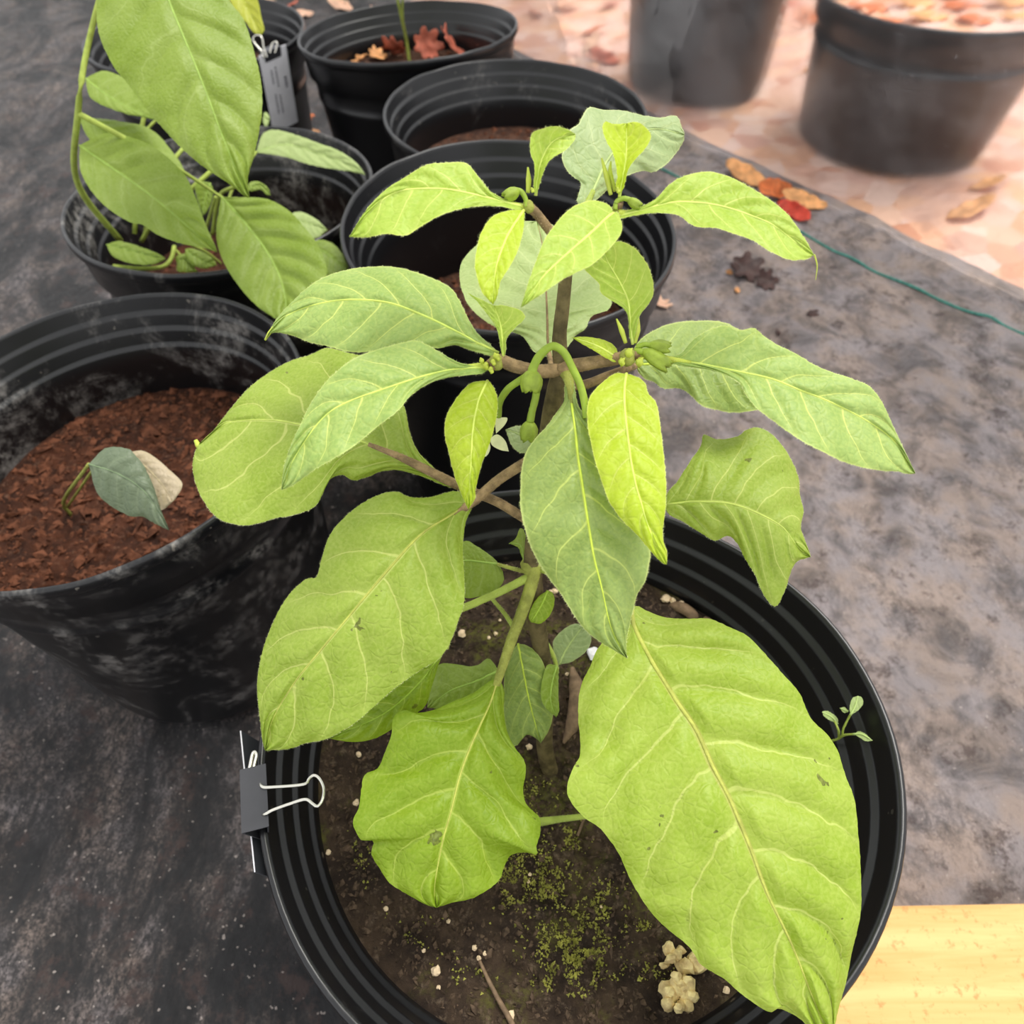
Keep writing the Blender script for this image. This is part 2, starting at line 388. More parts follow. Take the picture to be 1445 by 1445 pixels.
# ------------------------------------------------------------------ pots
def prof(R, h):
    rb = .80*R
    return [(0, .003), (rb-.004, .003), (rb, 0.0), (rb+.002, .006), (.90*R, h-.075), (.912*R, h-.073), (.914*R, h-.068), (.905*R, h-.066),
            (.925*R, h-.044), (.955*R, h-.041), (.968*R, h-.014), (.972*R, h-.011), (.992*R, h-.0095), (.999*R, h-.0075), (1.0*R, h-.0045), (.998*R, h-.0018), (.992*R, h-.0004), (.984*R, h), (.976*R, h-.0005), (.970*R, h-.0025),
            (.960*R, h-.0125), (.955*R, h-.0140), (.942*R, h-.0150), (.937*R, h-.0165), (.927*R, h-.0250), (.922*R, h-.0265), (.909*R, h-.0275), (.904*R, h-.0290),
            (.894*R, h-.0380), (.889*R, h-.0395), (.877*R, h-.0405), (.872*R, h-.0420), (.862*R, h-.0560), (.80*R, .04), (.79*R, .012), (0, .010)]
def shape(p3, th, w):
    a, b, c, d = p3[:4]; e = p3[4] if len(p3) > 4 else 0
    return 1+w*(a*math.cos(2*th)+b*math.sin(2*th)+c*math.cos(3*th)+d*math.sin(3*th)+e*max(0, -math.sin(th))**2)
def make_pot(name, cx, cy, R, h, tx, ty, dfm, mat, label, seg=120, rag=.0, group='black plastic nursery pots'):
    pr = prof(R, h); verts = []; faces = []
    for (r, z) in pr:
        for s in range(seg):
            th = 2*PI*s/seg; w = z/h
            rr = r*shape(dfm, th, w)
            zz = z
            if z > h-.012 and rag: zz += rag*noise.noise(Vector((math.cos(th)*4, math.sin(th)*4, cx*9)))
            x, y = rr*math.cos(th), rr*math.sin(th)
            zz -= w*w*(tx*x+ty*y)
            verts.append((x, y, zz))
    # avoid a degenerate centre: merge later
    for k in range(len(pr)-1):
        for s in range(seg):
            s2 = (s+1) % seg
            faces.append((k*seg+s, k*seg+s2, (k+1)*seg+s2, (k+1)*seg+s))
    bm = bmesh.new(); vs = [bm.verts.new(v) for v in verts]
    for f in faces: bm.faces.new([vs[i] for i in f])
    bmesh.ops.remove_doubles(bm, verts=bm.verts, dist=1e-6)
    bmesh.ops.recalc_face_normals(bm, faces=bm.faces)
    o = bm_obj(name, bm, mat); o.location = (cx, cy, 0)
    # keep the ring steps crisp
    md = o.modifiers.new('edge', 'EDGE_SPLIT'); md.split_angle = math.radians(60)
    return tag(o, label, 'pot', group)
def place(c, s):
    """pot fitted as centre/radius/height in rim radii; s moves it along the view line (its size with it)"""
    cx, cy, R, h = c
    return cx*R0*s, cy*R0*s, R*R0*s, CAM.z-(2.344-h)*R0*s
POT = {}
def pot(key, c, s, defo, dust, seed, label, soilz, rag=.0012, **k):
    x, y, R, h = place(c, s)
    dfm = tuple(defo[2:])+(0,)*max(0, 6-len(defo)); o = make_pot('nursery_pot', x, y, R, h, defo[0], defo[1], dfm, pot_mat('pot_plastic_%s' % key, dust, seed, **k), label, rag=rag)
    POT[key] = dict(o=o, x=x, y=y, R=R, h=h, soil=h-soilz, dfm=dfm, tx=defo[0], ty=defo[1]); return o
pot('A', (.15, .95, 1.006, .03), 1.0, (-.06, -.06, .05, -.034, .021, -.009, .10), .12, 1, 'black plastic pot holding the hairy-leaved pepper plant, binder clip on its rim', .048)
pot('B', (.011, 4.071, 1.01, .045), .94, (.034, -.058, .011, -.006), .22, 4, 'empty-looking black pot with brown soil just behind the hairy pepper plant', .115)
pot('C', (.08, 5.777, 1.002, .007), 1.05, (.018, -.003, .007, -.006), .3, 9, 'plantless black pot with whitish specks, in front of the pot with maple leaves', .075)
pot('D', (-.879, 7.611, .993, -.02), 1.06, (-.024, .057, .024, .027), .1, 12, 'black pot with a thin green stem and rusty maple leaves inside', .065)
pot('E', (-1.984, 2.497, .997, -.007), 1.0, (-.024, -.004, -.002, .008), .75, 15, 'black pot of fibrous brown soil with pale residue on its inner wall', .085)
pot('F', (-1.89, 4.629, 1.0, -.001), 1.0, (-.008, .013, .003, .004), .85, 21, 'black pot with whitish stained wall under the smooth-leaved plant', .10)
gp = at_z(276, 44, .262)
POT_G = (gp.x/R0, gp.y/R0, .985, 2.344-(CAM.z-.262)/R0)
pot('G', POT_G, 1.097, (0, 0, 0, 0), .2, 27, 'black pot with a white printed tag clipped to its rim', .07)
for k, (px, py, R, h, back, lab) in {'H': (960, 196, .170, .30, .0, 'dark grey pot standing outside behind the film, partly folded over by its crease'),
                                'I': (1226, 248, .200, .222, .02, 'dark grey pot outside the film with orange dry leaves heaped inside')}.items():
    p = at_z(px, py, 0); rad = Vector((p.x, p.y, 0)).normalized(); c = p + rad*(R*.8+back)
    gap = R+.03-(c-FA).dot(fn)
    if gap > 0: c = c+rad*(gap/rad.dot(fn))
    o = make_pot('nursery_pot', c.x, c.y, R, h, 0, 0, (0, 0, 0, 0), pot_mat('pot_plastic_%s' % k, .15, 33), lab)
    POT[k] = dict(o=o, x=c.x, y=c.y, R=R, h=h, soil=h-.03, dfm=(0, 0, 0, 0), tx=0, ty=0)
ks = list(POT)
for i in range(len(ks)):
    for j in range(i):
        p, q = POT[ks[i]], POT[ks[j]]; d = math.hypot(p['x']-q['x'], p['y']-q['y'])
        if d < p['R']+q['R']: print('POT OVERLAP', ks[i], ks[j], round(d, 3), round(p['R']+q['R'], 3))

def inner_r(R, h, z):
    pr = [(r, zz) for r, zz in prof(R, h)[17:]]
    for (r0, z0), (r1, z1) in zip(pr, pr[1:]):
        if z0 >= z >= z1: return r0+(r1-r0)*((z0-z)/max(z0-z1, 1e-9))
    return .8*R
def soil(key, mat, label, n=90, amp=.006, crumbs=0, cmat=None, csize=.0035, seed=0):
    p = POT[key]; z0 = p['soil']; R = inner_r(p['R'], p['h'], z0)+.001
    verts = []; faces = []; ring = 140
    def ht(x, y):
        v = Vector((x*18, y*18, seed)); e = min(1, (R-math.hypot(x, y))/(.2*R)+.15)
        return z0 - (z0/p['h'])**2*(p['tx']*x+p['ty']*y) + amp*e*(noise.noise(v)+.6*noise.noise(v*3)+.45*noise.noise(v*8)+.3*noise.noise(v*19))
    for i in range(n+1):
        rr = R*i/n
        for s in range(ring):
            th = 2*PI*s/ring; w = z0/p['h']; q = rr*shape(p['dfm'], th, w)
            x, y = q*math.cos(th), q*math.sin(th); verts.append((x, y, ht(x, y)))
    for i in range(n):
        for s in range(ring):
            s2 = (s+1) % ring; faces.append((i*ring+s, (i+1)*ring+s, (i+1)*ring+s2, i*ring+s2))
    bm = bmesh.new(); vs = [bm.verts.new(v) for v in verts]
    for f in faces: bm.faces.new([vs[i] for i in f])
    bmesh.ops.remove_doubles(bm, verts=bm.verts, dist=1e-6)
    o = bm_obj('potting_soil', bm, mat); o.location = (p['x'], p['y'], 0); tag(o, label, 'soil', kind='stuff')
    rnd = random.Random(seed+5); p['ht'] = lambda X, Y: ht(X-p['x'], Y-p['y'])
    if crumbs:
        cv = []; cf = []
        for k in range(crumbs):
            r = R*.97*math.sqrt(rnd.random()); th = rnd.random()*2*PI; w = z0/p['h']; r *= shape(p['dfm'], th, w)
            c = Vector((r*math.cos(th), r*math.sin(th), 0)); c.z = ht(c.x, c.y)
            sz = csize*rnd.choice((.35, .5, .7, 1, 1.5)); b = len(cv)
            ax = Vector((rnd.uniform(.5, 1.6), rnd.uniform(.4, 1), rnd.uniform(.4, .8)))*sz; rot = Matrix.Rotation(rnd.random()*6.3, 3, 'Z') @ Matrix.Rotation(rnd.uniform(-.6, .6), 3, 'X')
            for d in ((1, 0, 0), (-1, 0, 0), (0, 1, 0), (0, -1, 0), (0, 0, 1), (0, 0, -1)):
                v = Vector((d[0]*ax.x, d[1]*ax.y, d[2]*ax.z))*rnd.uniform(.7, 1.2); cv.append(c+rot @ v)
            for f in ((0, 2, 4), (2, 1, 4), (1, 3, 4), (3, 0, 4), (2, 0, 5), (1, 2, 5), (3, 1, 5), (0, 3, 5)): cf.append(tuple(b+i for i in f))
        c = mesh_obj('soil_crumbs', cv, cf, cmat, o, False); c['kind'] = 'stuff'
    return o
soil('A', M['soilA'], 'dark mossy potting soil around the hairy pepper stem', 120, .0065, 8000, M['crumbA'], .0014, 1)
soil('B', M['soilB'], 'brown crumbly soil low in the pot behind the pepper plant', 60, .006, 1200, M['crumbE'], .004, 2)
soil('C', M['soilB'], 'brown soil low in the plantless pot', 40, .006, 500, M['crumbE'], .004, 3)
soil('D', M['soilB'], 'soil under the rusty maple leaves', 40, .006, 300, M['crumbE'], .004, 4)
soil('E', M['soilE'], 'reddish brown fibrous soil in the residue-stained pot', 90, .007, 2600, M['crumbE'], .0036, 5)
soil('F', M['soilE'], 'brown soil beneath the smooth-leaved plant', 60, .006, 700, M['crumbE'], .0036, 6)
soil('G', M['soilB'], 'soil in the pot with the white tag', 40, .006, 0, None, .004, 7)
soil('I', M['litter'], 'soil under the orange leaves in the pot outside', 30, .006, 0, None, .004, 8)
soil('H', M['soilB'], 'soil in the creased pot outside the film', 30, .006, 0, None, .004, 9)

def wall_r(p, x, y, z):
    """free radius inside the (tilted, slightly oval) wall of a pot at height z, towards (x, y)"""
    dx, dy = x-p['x'], y-p['y']; zz = z+(z/p['h'])**2*(p['tx']*dx+p['ty']*dy)
    zz = max(.02, min(p['h']-.003, zz)); return inner_r(p['R'], p['h'], zz)*shape(p['dfm'], math.atan2(dy, dx), zz/p['h'])
def keep_in(p, c, margin):
    dx, dy = c.x-p['x'], c.y-p['y']; r = math.hypot(dx, dy); lim = wall_r(p, c.x, c.y, c.z)-margin
    if r > lim: c = Vector((p['x']+dx*lim/r, p['y']+dy*lim/r, c.z))
    return c
def inside_depth(p, px, py, margin=.004, start=.40):
    d = start
    while d > .2:
        q = pt(px, py, d)
        if q.z > p['h']+.01 or math.hypot(q.x-p['x'], q.y-p['y']) < wall_r(p, q.x, q.y, q.z)-margin: return d
        d -= .0005
    return d
# ------------------------------------------------------------------ leaves
def leaf(plant, name, mat, mid, L, Rr, d0, d1, N=(0, -.3, 1), arch=.0, fold=.0, wave=.0, waven=3, quilt=.0011, nv=7, rib=None, ribr=.0006, label=None, jag=.8, curl=0.):
    """mid / L / Rr: traced lines from base to tip; the blade lies on the plane through base (depth d0)
    and tip (depth d1) whose normal is nearest N, then is arched, folded, waved and quilted."""
    P0 = pt(*mid[0], d0); P1 = pt(*mid[-1], d1); ax = (P1-P0).normalized()
    nn = Vector(N).normalized(); nn = (nn-ax*nn.dot(ax)).normalized()
    lpx = sum((Vector(b)-Vector(a)).length for a, b in zip(mid, mid[1:]))
    nt = int(max(24, min(150, lpx/3.5)))
    Mi = cr(mid, nt+1); Li = cr([mid[0]]+L+[mid[-1]], nt+1); Ri = cr([mid[0]]+Rr+[mid[-1]], nt+1)
    wpx = max((Li[i]-Ri[i]).length for i in range(nt+1)); nh = int(max(6, min(42, wpx/8)))
    sd = mid[0][0]*.013+mid[0][1]*.007
    verts = []; uvs = []; faces = []; mids = []
    for i in range(nt+1):
        t = i/nt
        for j in range(-nh, nh+1):
            v = j/nh; a = abs(v); S = Li[i] if v < 0 else Ri[i]
            q = Mi[i].lerp(S, a)
            if a == 1 and jag and 0 < i < nt:
                q = q + Vector((noise.noise(Vector((i*.9, sd*9, v))), noise.noise(Vector((i*.9, v*5, sd*7)))))*jag
            d = ray(q.x, q.y); den = d.dot(nn)
            tt = (P0-CAM).dot(nn)/den if abs(den) > .12 else d0+(d1-d0)*t
            lim0, lim1 = min(d0, d1)-.05, max(d0, d1)+.05
            tt = max(lim0, min(lim1, tt))
            env = math.sin(PI*min(1, t*1.02))**.6 if 0 < t < 1 else 0
            off = -arch*4*t*(1-t) - fold*(a**1.25)*env + wave*math.sin(2*PI*waven*t+sd*40+(1.3 if v > 0 else 0))*a*a*env + curl*a*a*a*env
            s = nv*(t-VEIN_SLANT*a**1.3)+(.45 if v > 0 else 0)
            off -= 1.8*quilt*(abs(math.sin(PI*s))**.8)*min(1, a*7)*(1-a**6)*min(1, t*6)
            off += .5*quilt*noise.noise(Vector((q.x*.03, q.y*.03, sd)))*2*a
            verts.append(CAM+d*(tt+off)); uvs.append((t, (v+1)/2))
            if j == 0: mids.append(verts[-1].copy())
    W = 2*nh+1
    for i in range(nt):
        for j in range(W-1):
            A = i*W+j; faces.append((A, A+1, A+W+1, A+W))
    # drop quads that collapse at base / tip
    o = mesh_obj(name, verts, faces, M[mat])
    ul = o.data.uv_layers.new(name='UVMap')
    vi = [0]*len(o.data.loops); o.data.loops.foreach_get('vertex_index', vi)
    ul.data.foreach_set('uv', [c for k in vi for c in uvs[k]])
    child(o, plant); o['W'] = W if (plant.name == 'pepper_plant' and wpx > 34 and mid[0][1] < 760) else 0
    if not o['W']: del o['W']
    if label: o['label'] = label
    # raised midrib
    e = [p-(p-CAM).normalized()*.0001 for p in mids[::3]]
    if len(e) > 3:
        rv, rf = tube(e, [ribr, ribr*.8, ribr*.55, ribr*.25], 6, len(e))
        r = mesh_obj('midrib', rv, rf, M[rib] if rib else RIB[mat], None); r.parent = o
    return o
RIB = {}
for k, c in dict(old=(190, 206, 100), huge=(200, 214, 104), deep=(160, 188, 66), mid=(208, 224, 112), dusk=(204, 222, 84), young=(216, 230, 112), bright=(214, 228, 118),
                 pale=(184, 202, 130), back=(160, 188, 90), backpale=(190, 212, 132), yellow=(206, 216, 90), grey=(116, 134, 100), withered=(190, 176, 140)).items():
    RIB[k] = simple('midrib_'+k, rgb(*c), .55, .3, .12, 200)

PA = POT['A']
base = pt(778, 1092, .384); base.z = PA['ht'](base.x, base.y)
pepper = thing('pepper_plant', 'hairy-leaved young pepper plant with tall forked stem and green buds', 'plant', base)
A = pepper
# ---- top tier
leaf(A, 'leaf', 'bright', [(739,292),(703,283),(665,274),(626,267),(572,268),(544,279),(519,302),(493,334)],
     [(731,289),(698,274),(683,259),(670,243),(657,230),(626,230),(601,233),(575,248),(544,268),(516,297)],
     [(731,296),(703,291),(665,292),(626,302),(598,317),(573,332),(544,330),(516,335)], .243, .238, arch=.008, fold=.002, wave=.0012, quilt=.0006)
leaf(A, 'leaf', 'bright', [(756,276),(758,256),(763,230),(775,205),(790,194),(812,189)],
     [(753,262),(754,246),(754,230),(749,218),(748,202),(752,187),(768,181),(783,178),(800,182)],
     [(761,262),(767,243),(777,225),(798,212),(811,197)], .243, .240, N=(0,-.9,.4), fold=.004, quilt=.0004)
leaf(A, 'leaf', 'young', [(874,278),(879,250),(883,225),(884,200),(884,174)],
     [(869,262),(871,250),(869,233),(864,214),(856,200),(850,183),(854,171),(866,175)],
     [(881,262),(887,239),(899,222),(912,208),(919,191),(908,177),(897,172)], .243, .241, N=(0,-.9,.4), fold=.005, quilt=.0004)
leaf(A, 'leaf', 'pale', [(828,290),(842,258),(858,225),(888,192),(925,182),(966,190)],
     [(814,285),(819,266),(819,257),(808,249),(798,237),(793,220),(800,200),(804,183),(816,175),(825,158),(833,151),(852,155),(879,156),(908,163),(933,166),(954,163),(961,177)],
     [(843,281),(854,271),(872,256),(887,247),(908,241),(920,243),(933,237),(947,225),(963,202)], .262, .285, N=(0,-.8,.6), fold=-.003, wave=.0015, quilt=.0005)
l5 = leaf(A, 'leaf', 'bright', [(874,305),(894,300),(944,287),(980,286),(1017,291),(1056,303),(1093,319),(1126,345),(1149,360)],
     [(888,297),(922,283),(944,261),(964,249),(997,242),(1028,249),(1056,263),(1084,280),(1112,303),(1132,331)],
     [(877,308),(916,301),(955,303),(980,319),(1011,322),(1039,331),(1062,339),(1084,353),(1112,366),(1135,366)], .246, .238, arch=.009, fold=.003, wave=.0012, quilt=.0006)
tube_obj('leaf_tip', [pt(286,634,.321), pt(280,629,.321), pt(276,621,.321)], [.0012, .0013, .0009], M['tender'], A, 6)
tube_obj('leaf_tip', [pt(386,462,.280), pt(380,470,.281), pt(374,480,.282)], [.0006, .0007, .0004], M['tender'], A, 6)
tube_obj('leaf_tip', [pt(1149,359,.238), pt(1153,375,.239), pt(1151,395,.240)], [.0003, .0002, .0001], M['tender'], A, 5)
leaf(A, 'leaf', 'bright', [(866,301),(858,306),(835,328),(804,355),(783,374),(766,391),(735,434)],
     [(859,289),(841,283),(825,285),(810,291),(793,305),(781,320),(768,339),(760,359),(752,380),(744,403)],
     [(871,299),(876,310),(878,322),(873,335),(856,355),(835,374),(814,384),(793,395),(770,411),(748,426)], .241, .219, arch=.006, fold=.002, wave=.001, quilt=.0006)
leaf(A, 'leaf', 'young', [(739,297),(729,312),(716,333),(706,358),(702,370),(698,391),(696,430)],
     [(731,296),(713,298),(696,305),(683,320),(675,341),(670,370),(672,386),(680,412)],
     [(740,305),(738,328),(731,353),(724,368),(716,382),(706,398),(702,417)], .242, .224, arch=.005, fold=.002, quilt=.0006)
leaf(A, 'leaf', 'bright', [(893,486),(890,466),(887,429),(881,411),(870,390),(858,370),(850,350)],
     [(888,473),(886,446),(877,433),(861,423),(848,413),(845,400),(834,389),(824,378),(834,366)],
     [(897,470),(902,447),(912,433),(921,418),(922,400),(920,391),(914,374),(899,353),(883,343),(868,341)], .262, .250, N=(0,-.8,.6), fold=.002, quilt=.0005)
leaf(A, 'leaf', 'bright', [(710,506),(709,480),(706,458),(701,442),(697,431)],
     [(706,490),(703,470),(697,456),(684,439),(669,421),(659,413),(678,422)],
     [(714,495),(715,478),(727,463),(738,453),(741,446),(733,437),(713,431)], .266, .266, N=(0,-.9,.5), fold=.003, quilt=.0004)
leaf(A, 'leaf', 'backpale', [(775,505),(773,480),(772,440),(770,400),(766,350),(758,312)],
     [(755,497),(748,489),(735,473),(700,462),(675,445),(658,425),(649,395),(652,370),(670,348),(700,325),(735,313)],
     [(800,490),(813,473),(826,464),(835,446),(857,438),(863,425),(855,400),(840,370),(815,340),(780,318)], .292, .335, N=(0,-.6,.8), fold=-.004, wave=.002, rib='stem_brown', ribr=.0006)
# ---- middle tier
leaf(A, 'leaf', 'mid', [(704,498),(667,480),(629,460),(590,442),(552,428),(514,423),(475,424),(437,432),(406,445),(384,464),(376,477)],
     [(688,483),(672,468),(660,448),(647,422),(637,407),(616,395),(590,385),(565,378),(539,376),(514,377),(488,381),(462,389),(437,403),(411,427),(388,453)],
     [(693,502),(667,495),(642,487),(621,491),(590,491),(539,495),(496,497),(468,490),(437,483),(411,473),(386,469)], .270, .281, arch=.012, fold=-.004, wave=.002, quilt=.0011)
leaf(A, 'leaf', 'mid', [(690,519),(654,520),(616,526),(578,537),(539,550),(501,563),(470,578),(450,596),(429,624),(411,655),(397,691)],
     [(662,515),(642,509),(616,494),(590,481),(570,483),(539,491),(503,504),(475,524),(457,542),(439,568),(424,599),(411,627),(401,658)],
     [(680,527),(642,531),(616,537),(598,545),(578,560),(560,581),(534,601),(503,627),(475,645),(444,663),(419,681),(404,689)], .267, .245, arch=.012, fold=.002, wave=.0015, quilt=.0010)
leaf(A, 'leaf', 'old', [(648,688),(565,647),(514,624),(465,606),(419,598),(388,593),(346,593),(313,600),(281,626)],
     [(616,663),(590,637),(578,609),(570,573),(545,530),(520,505),(496,499),(462,491),(437,501),(411,509),(386,522),(360,540),(342,557),(321,582),(300,609)],
     [(629,686),(603,675),(565,664),(539,665),(519,673),(498,678),(483,670),(465,677),(456,695),(448,711),(435,720),(408,728),(388,731),(367,738),(346,741),(325,738),(305,729),(288,708),(278,687),(272,662),(274,642)],
     .297, .322, arch=.012, fold=-.006, wave=.003, quilt=.0013, rib=None)
leaf(A, 'leaf', 'young', [(688,537),(678,558),(672,578),(667,609),(665,647),(663,681),(661,719)],
     [(675,538),(662,542),(647,558),(634,578),(628,596),(628,617),(634,642),(639,663),(649,693)],
     [(693,541),(701,558),(702,578),(698,601),(690,629),(680,655),(672,686),(670,704)], .266, .256, N=(0,-.7,.7), arch=.006, fold=-.003)
leaf(A, 'leaf', 'dusk', [(804,533),(806,566),(811,599),(815,639),(822,685),(832,750),(839,790),(849,829),(859,874),(869,902),(885,929)],
     [(797,544),(796,564),(784,584),(771,602),(757,617),(744,635),(737,655),(735,677),(734,710),(737,732),(742,750),(749,772),(759,792),(774,815),(792,839),(814,874),(829,892),(849,907),(869,919)],
     [(810,542),(815,568),(826,588),(845,612),(868,650),(888,690),(903,725),(914,755),(918,780),(916,795),(911,819),(899,839),(894,859),(889,879),(884,904)],
     .266, .252, N=(0,-.6,.8), arch=.008, fold=-.003, wave=.0015, quilt=.0010)
leaf(A, 'leaf', 'young', [(884,527),(881,550),(882,582),(886,617),(890,648),(897,683),(906,714),(913,737),(924,765),(941,797)],
     [(868,527),(853,537),(835,555),(829,573),(829,599),(833,621),(839,648),(848,677),(861,710),(879,735),(899,755),(916,775),(932,792)],
     [(897,531),(910,540),(915,555),(926,568),(930,588),(934,617),(938,655),(940,688),(939,717),(935,755),(941,780)], .260, .238, N=(0,-.6,.8), arch=.007, fold=-.002, quilt=.0009)
leaf(A, 'leaf', 'mid', [(932,505),(972,511),(1010,518),(1049,526),(1087,534),(1125,549),(1164,564),(1202,582),(1241,605),(1266,628),(1292,668)],
     [(959,500),(977,480),(997,467),(1023,459),(1044,466),(1064,463),(1079,475),(1100,488),(1125,500),(1151,516),(1177,526),(1202,534),(1228,546),(1246,570),(1259,598),(1274,630)],
     [(959,516),(997,521),(1023,529),(1044,541),(1054,559),(1069,577),(1090,593),(1113,610),(1138,626),(1164,639),(1189,651),(1215,659),(1243,664),(1266,665),(1281,669)],
     .265, .258, arch=.012, fold=.002, wave=.0018, quilt=.0010)
leaf(A, 'leaf', 'dusk', [(895,515),(960,512),(1020,520),(1060,535),(1095,560)],
     [(893,497),(903,480),(921,467),(946,457),(977,453),(1018,454),(1050,470),(1080,500)],
     [(908,533),(923,539),(936,548),(959,548),(974,557),(990,572),(1010,578),(1033,582),(1059,580),(1080,575)], .288, .302, fold=-.003, wave=.002)
leaf(A, 'leaf', 'old', [(937,713),(962,709),(991,708),(1032,711),(1073,726),(1103,743),(1116,758),(1126,772),(1144,786)],
     [(942,695),(957,678),(972,654),(989,629),(992,613),(1012,620),(1041,616),(1051,608),(1068,603),(1088,612),(1107,633),(1118,652),(1127,674),(1129,698),(1134,721),(1130,745),(1138,767)],
     [(944,726),(967,738),(995,756),(1010,763),(1026,756),(1040,766),(1051,788),(1066,812),(1077,838),(1094,856),(1107,835),(1116,807),(1125,792)],
     .300, .305, arch=.010, fold=-.007, wave=.0035, waven=2.5, quilt=.0014, nv=6)
# ---- lower tier
leaf(A, 'leaf', 'old', [(670,706),(631,730),(592,756),(555,796),(508,851),(458,911),(415,964),(384,1017),(374,1059)],
     [(644,693),(605,702),(578,701),(560,694),(539,697),(513,709),(486,730),(465,756),(455,785),(449,809),(446,815),(429,819),(405,843),(387,875),(371,917),(363,964),(366,1006),(370,1043)],
     [(666,717),(657,738),(653,772),(655,811),(655,848),(647,875),(634,909),(618,930),(592,946),(565,965),(544,982),(523,1001),(502,1019),(481,1032),(460,1043),(434,1048),(406,1057)],
     .291, .287, N=(0,-.5,.9), arch=.014, fold=-.006, wave=.003, waven=2, quilt=.0016, rib='stem_tan')
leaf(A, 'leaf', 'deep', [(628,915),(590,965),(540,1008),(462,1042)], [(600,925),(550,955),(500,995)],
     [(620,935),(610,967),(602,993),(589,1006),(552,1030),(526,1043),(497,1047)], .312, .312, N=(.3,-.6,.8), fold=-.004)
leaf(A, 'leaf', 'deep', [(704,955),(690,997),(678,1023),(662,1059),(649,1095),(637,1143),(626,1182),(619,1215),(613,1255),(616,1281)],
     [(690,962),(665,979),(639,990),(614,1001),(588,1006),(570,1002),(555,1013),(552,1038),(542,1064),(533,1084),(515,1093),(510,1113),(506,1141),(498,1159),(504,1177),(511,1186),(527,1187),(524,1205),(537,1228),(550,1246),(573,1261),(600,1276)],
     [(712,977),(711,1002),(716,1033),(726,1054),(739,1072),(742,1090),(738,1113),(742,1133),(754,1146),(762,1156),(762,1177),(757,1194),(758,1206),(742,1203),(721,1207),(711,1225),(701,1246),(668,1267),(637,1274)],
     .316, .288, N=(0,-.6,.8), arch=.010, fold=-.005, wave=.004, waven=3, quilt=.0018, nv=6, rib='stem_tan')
leaf(A, 'leaf', 'huge', [(892,858),(895,884),(916,926),(951,984),(980,1026),(1005,1080),(1031,1131),(1059,1198),(1084,1264),(1113,1323),(1133,1372),(1154,1426),(1170,1470)],
     [(876,885),(845,913),(832,942),(819,971),(816,1013),(819,1061),(808,1085),(800,1112),(806,1132),(826,1155),(846,1168),(860,1185),(874,1206),(890,1242),(910,1275),(933,1303),(972,1336),(990,1362),(1023,1382),(1049,1405),(1085,1428),(1097,1423),(1118,1431),(1136,1444),(1150,1460)],
     [(900,855),(913,862),(938,871),(971,873),(1000,873),(1025,883),(1054,897),(1080,923),(1103,949),(1128,978),(1144,1013),(1167,1036),(1183,1061),(1193,1094),(1206,1129),(1212,1184),(1215,1240),(1214,1293),(1202,1344),(1195,1382),(1184,1421),(1178,1448)],
     .300, .260, N=(0,-.5,.9), arch=.014, fold=-.006, wave=.003, waven=2, quilt=.0022, nv=8, rib='stem_tan', ribr=.0010)
# ---- small inner leaves
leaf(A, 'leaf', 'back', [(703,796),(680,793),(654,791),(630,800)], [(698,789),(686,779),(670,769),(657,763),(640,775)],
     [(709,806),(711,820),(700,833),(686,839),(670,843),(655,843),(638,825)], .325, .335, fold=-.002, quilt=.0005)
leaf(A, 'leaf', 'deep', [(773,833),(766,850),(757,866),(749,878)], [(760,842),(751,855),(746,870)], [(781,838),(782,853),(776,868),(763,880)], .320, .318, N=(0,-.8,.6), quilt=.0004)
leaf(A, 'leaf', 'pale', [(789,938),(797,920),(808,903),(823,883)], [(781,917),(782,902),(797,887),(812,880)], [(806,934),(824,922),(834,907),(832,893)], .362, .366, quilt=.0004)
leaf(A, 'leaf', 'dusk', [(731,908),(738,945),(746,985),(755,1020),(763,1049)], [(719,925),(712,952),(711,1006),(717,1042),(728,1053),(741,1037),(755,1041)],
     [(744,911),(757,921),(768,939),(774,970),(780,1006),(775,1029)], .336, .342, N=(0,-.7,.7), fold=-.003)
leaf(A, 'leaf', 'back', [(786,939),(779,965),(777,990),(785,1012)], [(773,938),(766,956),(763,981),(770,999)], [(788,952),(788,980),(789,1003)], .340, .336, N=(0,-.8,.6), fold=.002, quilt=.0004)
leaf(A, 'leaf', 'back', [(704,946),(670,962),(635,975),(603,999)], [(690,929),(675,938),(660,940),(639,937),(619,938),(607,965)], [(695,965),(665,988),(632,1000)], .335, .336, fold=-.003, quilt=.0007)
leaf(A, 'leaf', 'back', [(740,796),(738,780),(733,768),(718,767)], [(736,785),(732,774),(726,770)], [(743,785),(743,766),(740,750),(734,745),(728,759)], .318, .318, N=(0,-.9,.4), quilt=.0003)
leaf(A, 'leaf', 'young', [(876,509),(852,493),(830,483),(807,476)], [(868,489),(853,480),(828,475)], [(866,511),(850,502),(835,493),(817,483)], .264, .262, quilt=.0003)
leaf(A, 'leaf', 'pale', [(757,630),(745,620),(730,612),(714,606)], [(758,618),(745,604),(730,601)], [(748,636),(735,639),(722,628)], .292, .294, quilt=.0003)
leaf(A, 'leaf', 'huge', [(826,1152),(850,1155),(880,1165),(905,1180)], [(840,1135),(870,1140)], [(840,1160),(870,1180)], .340, .345, quilt=.0003)
for a in ([(745,272,.243),(746,255,.242),(745,236,.241)], [(862,275,.243),(856,250,.242),(849,223,.240)], [(868,270,.244),(861,245,.243),(862,228,.243)],
          [(883,484,.262),(877,466,.260),(870,450,.258)], [(896,484,.262),(900,466,.260),(901,448,.258)], [(681,512,.264),(678,505,.262)], [(700,506,.264),(698,498,.262)]):
    tube_obj('leaf_shoot', px_path(a), [.0007, .0010, .0003], M['tender'], A, 6)

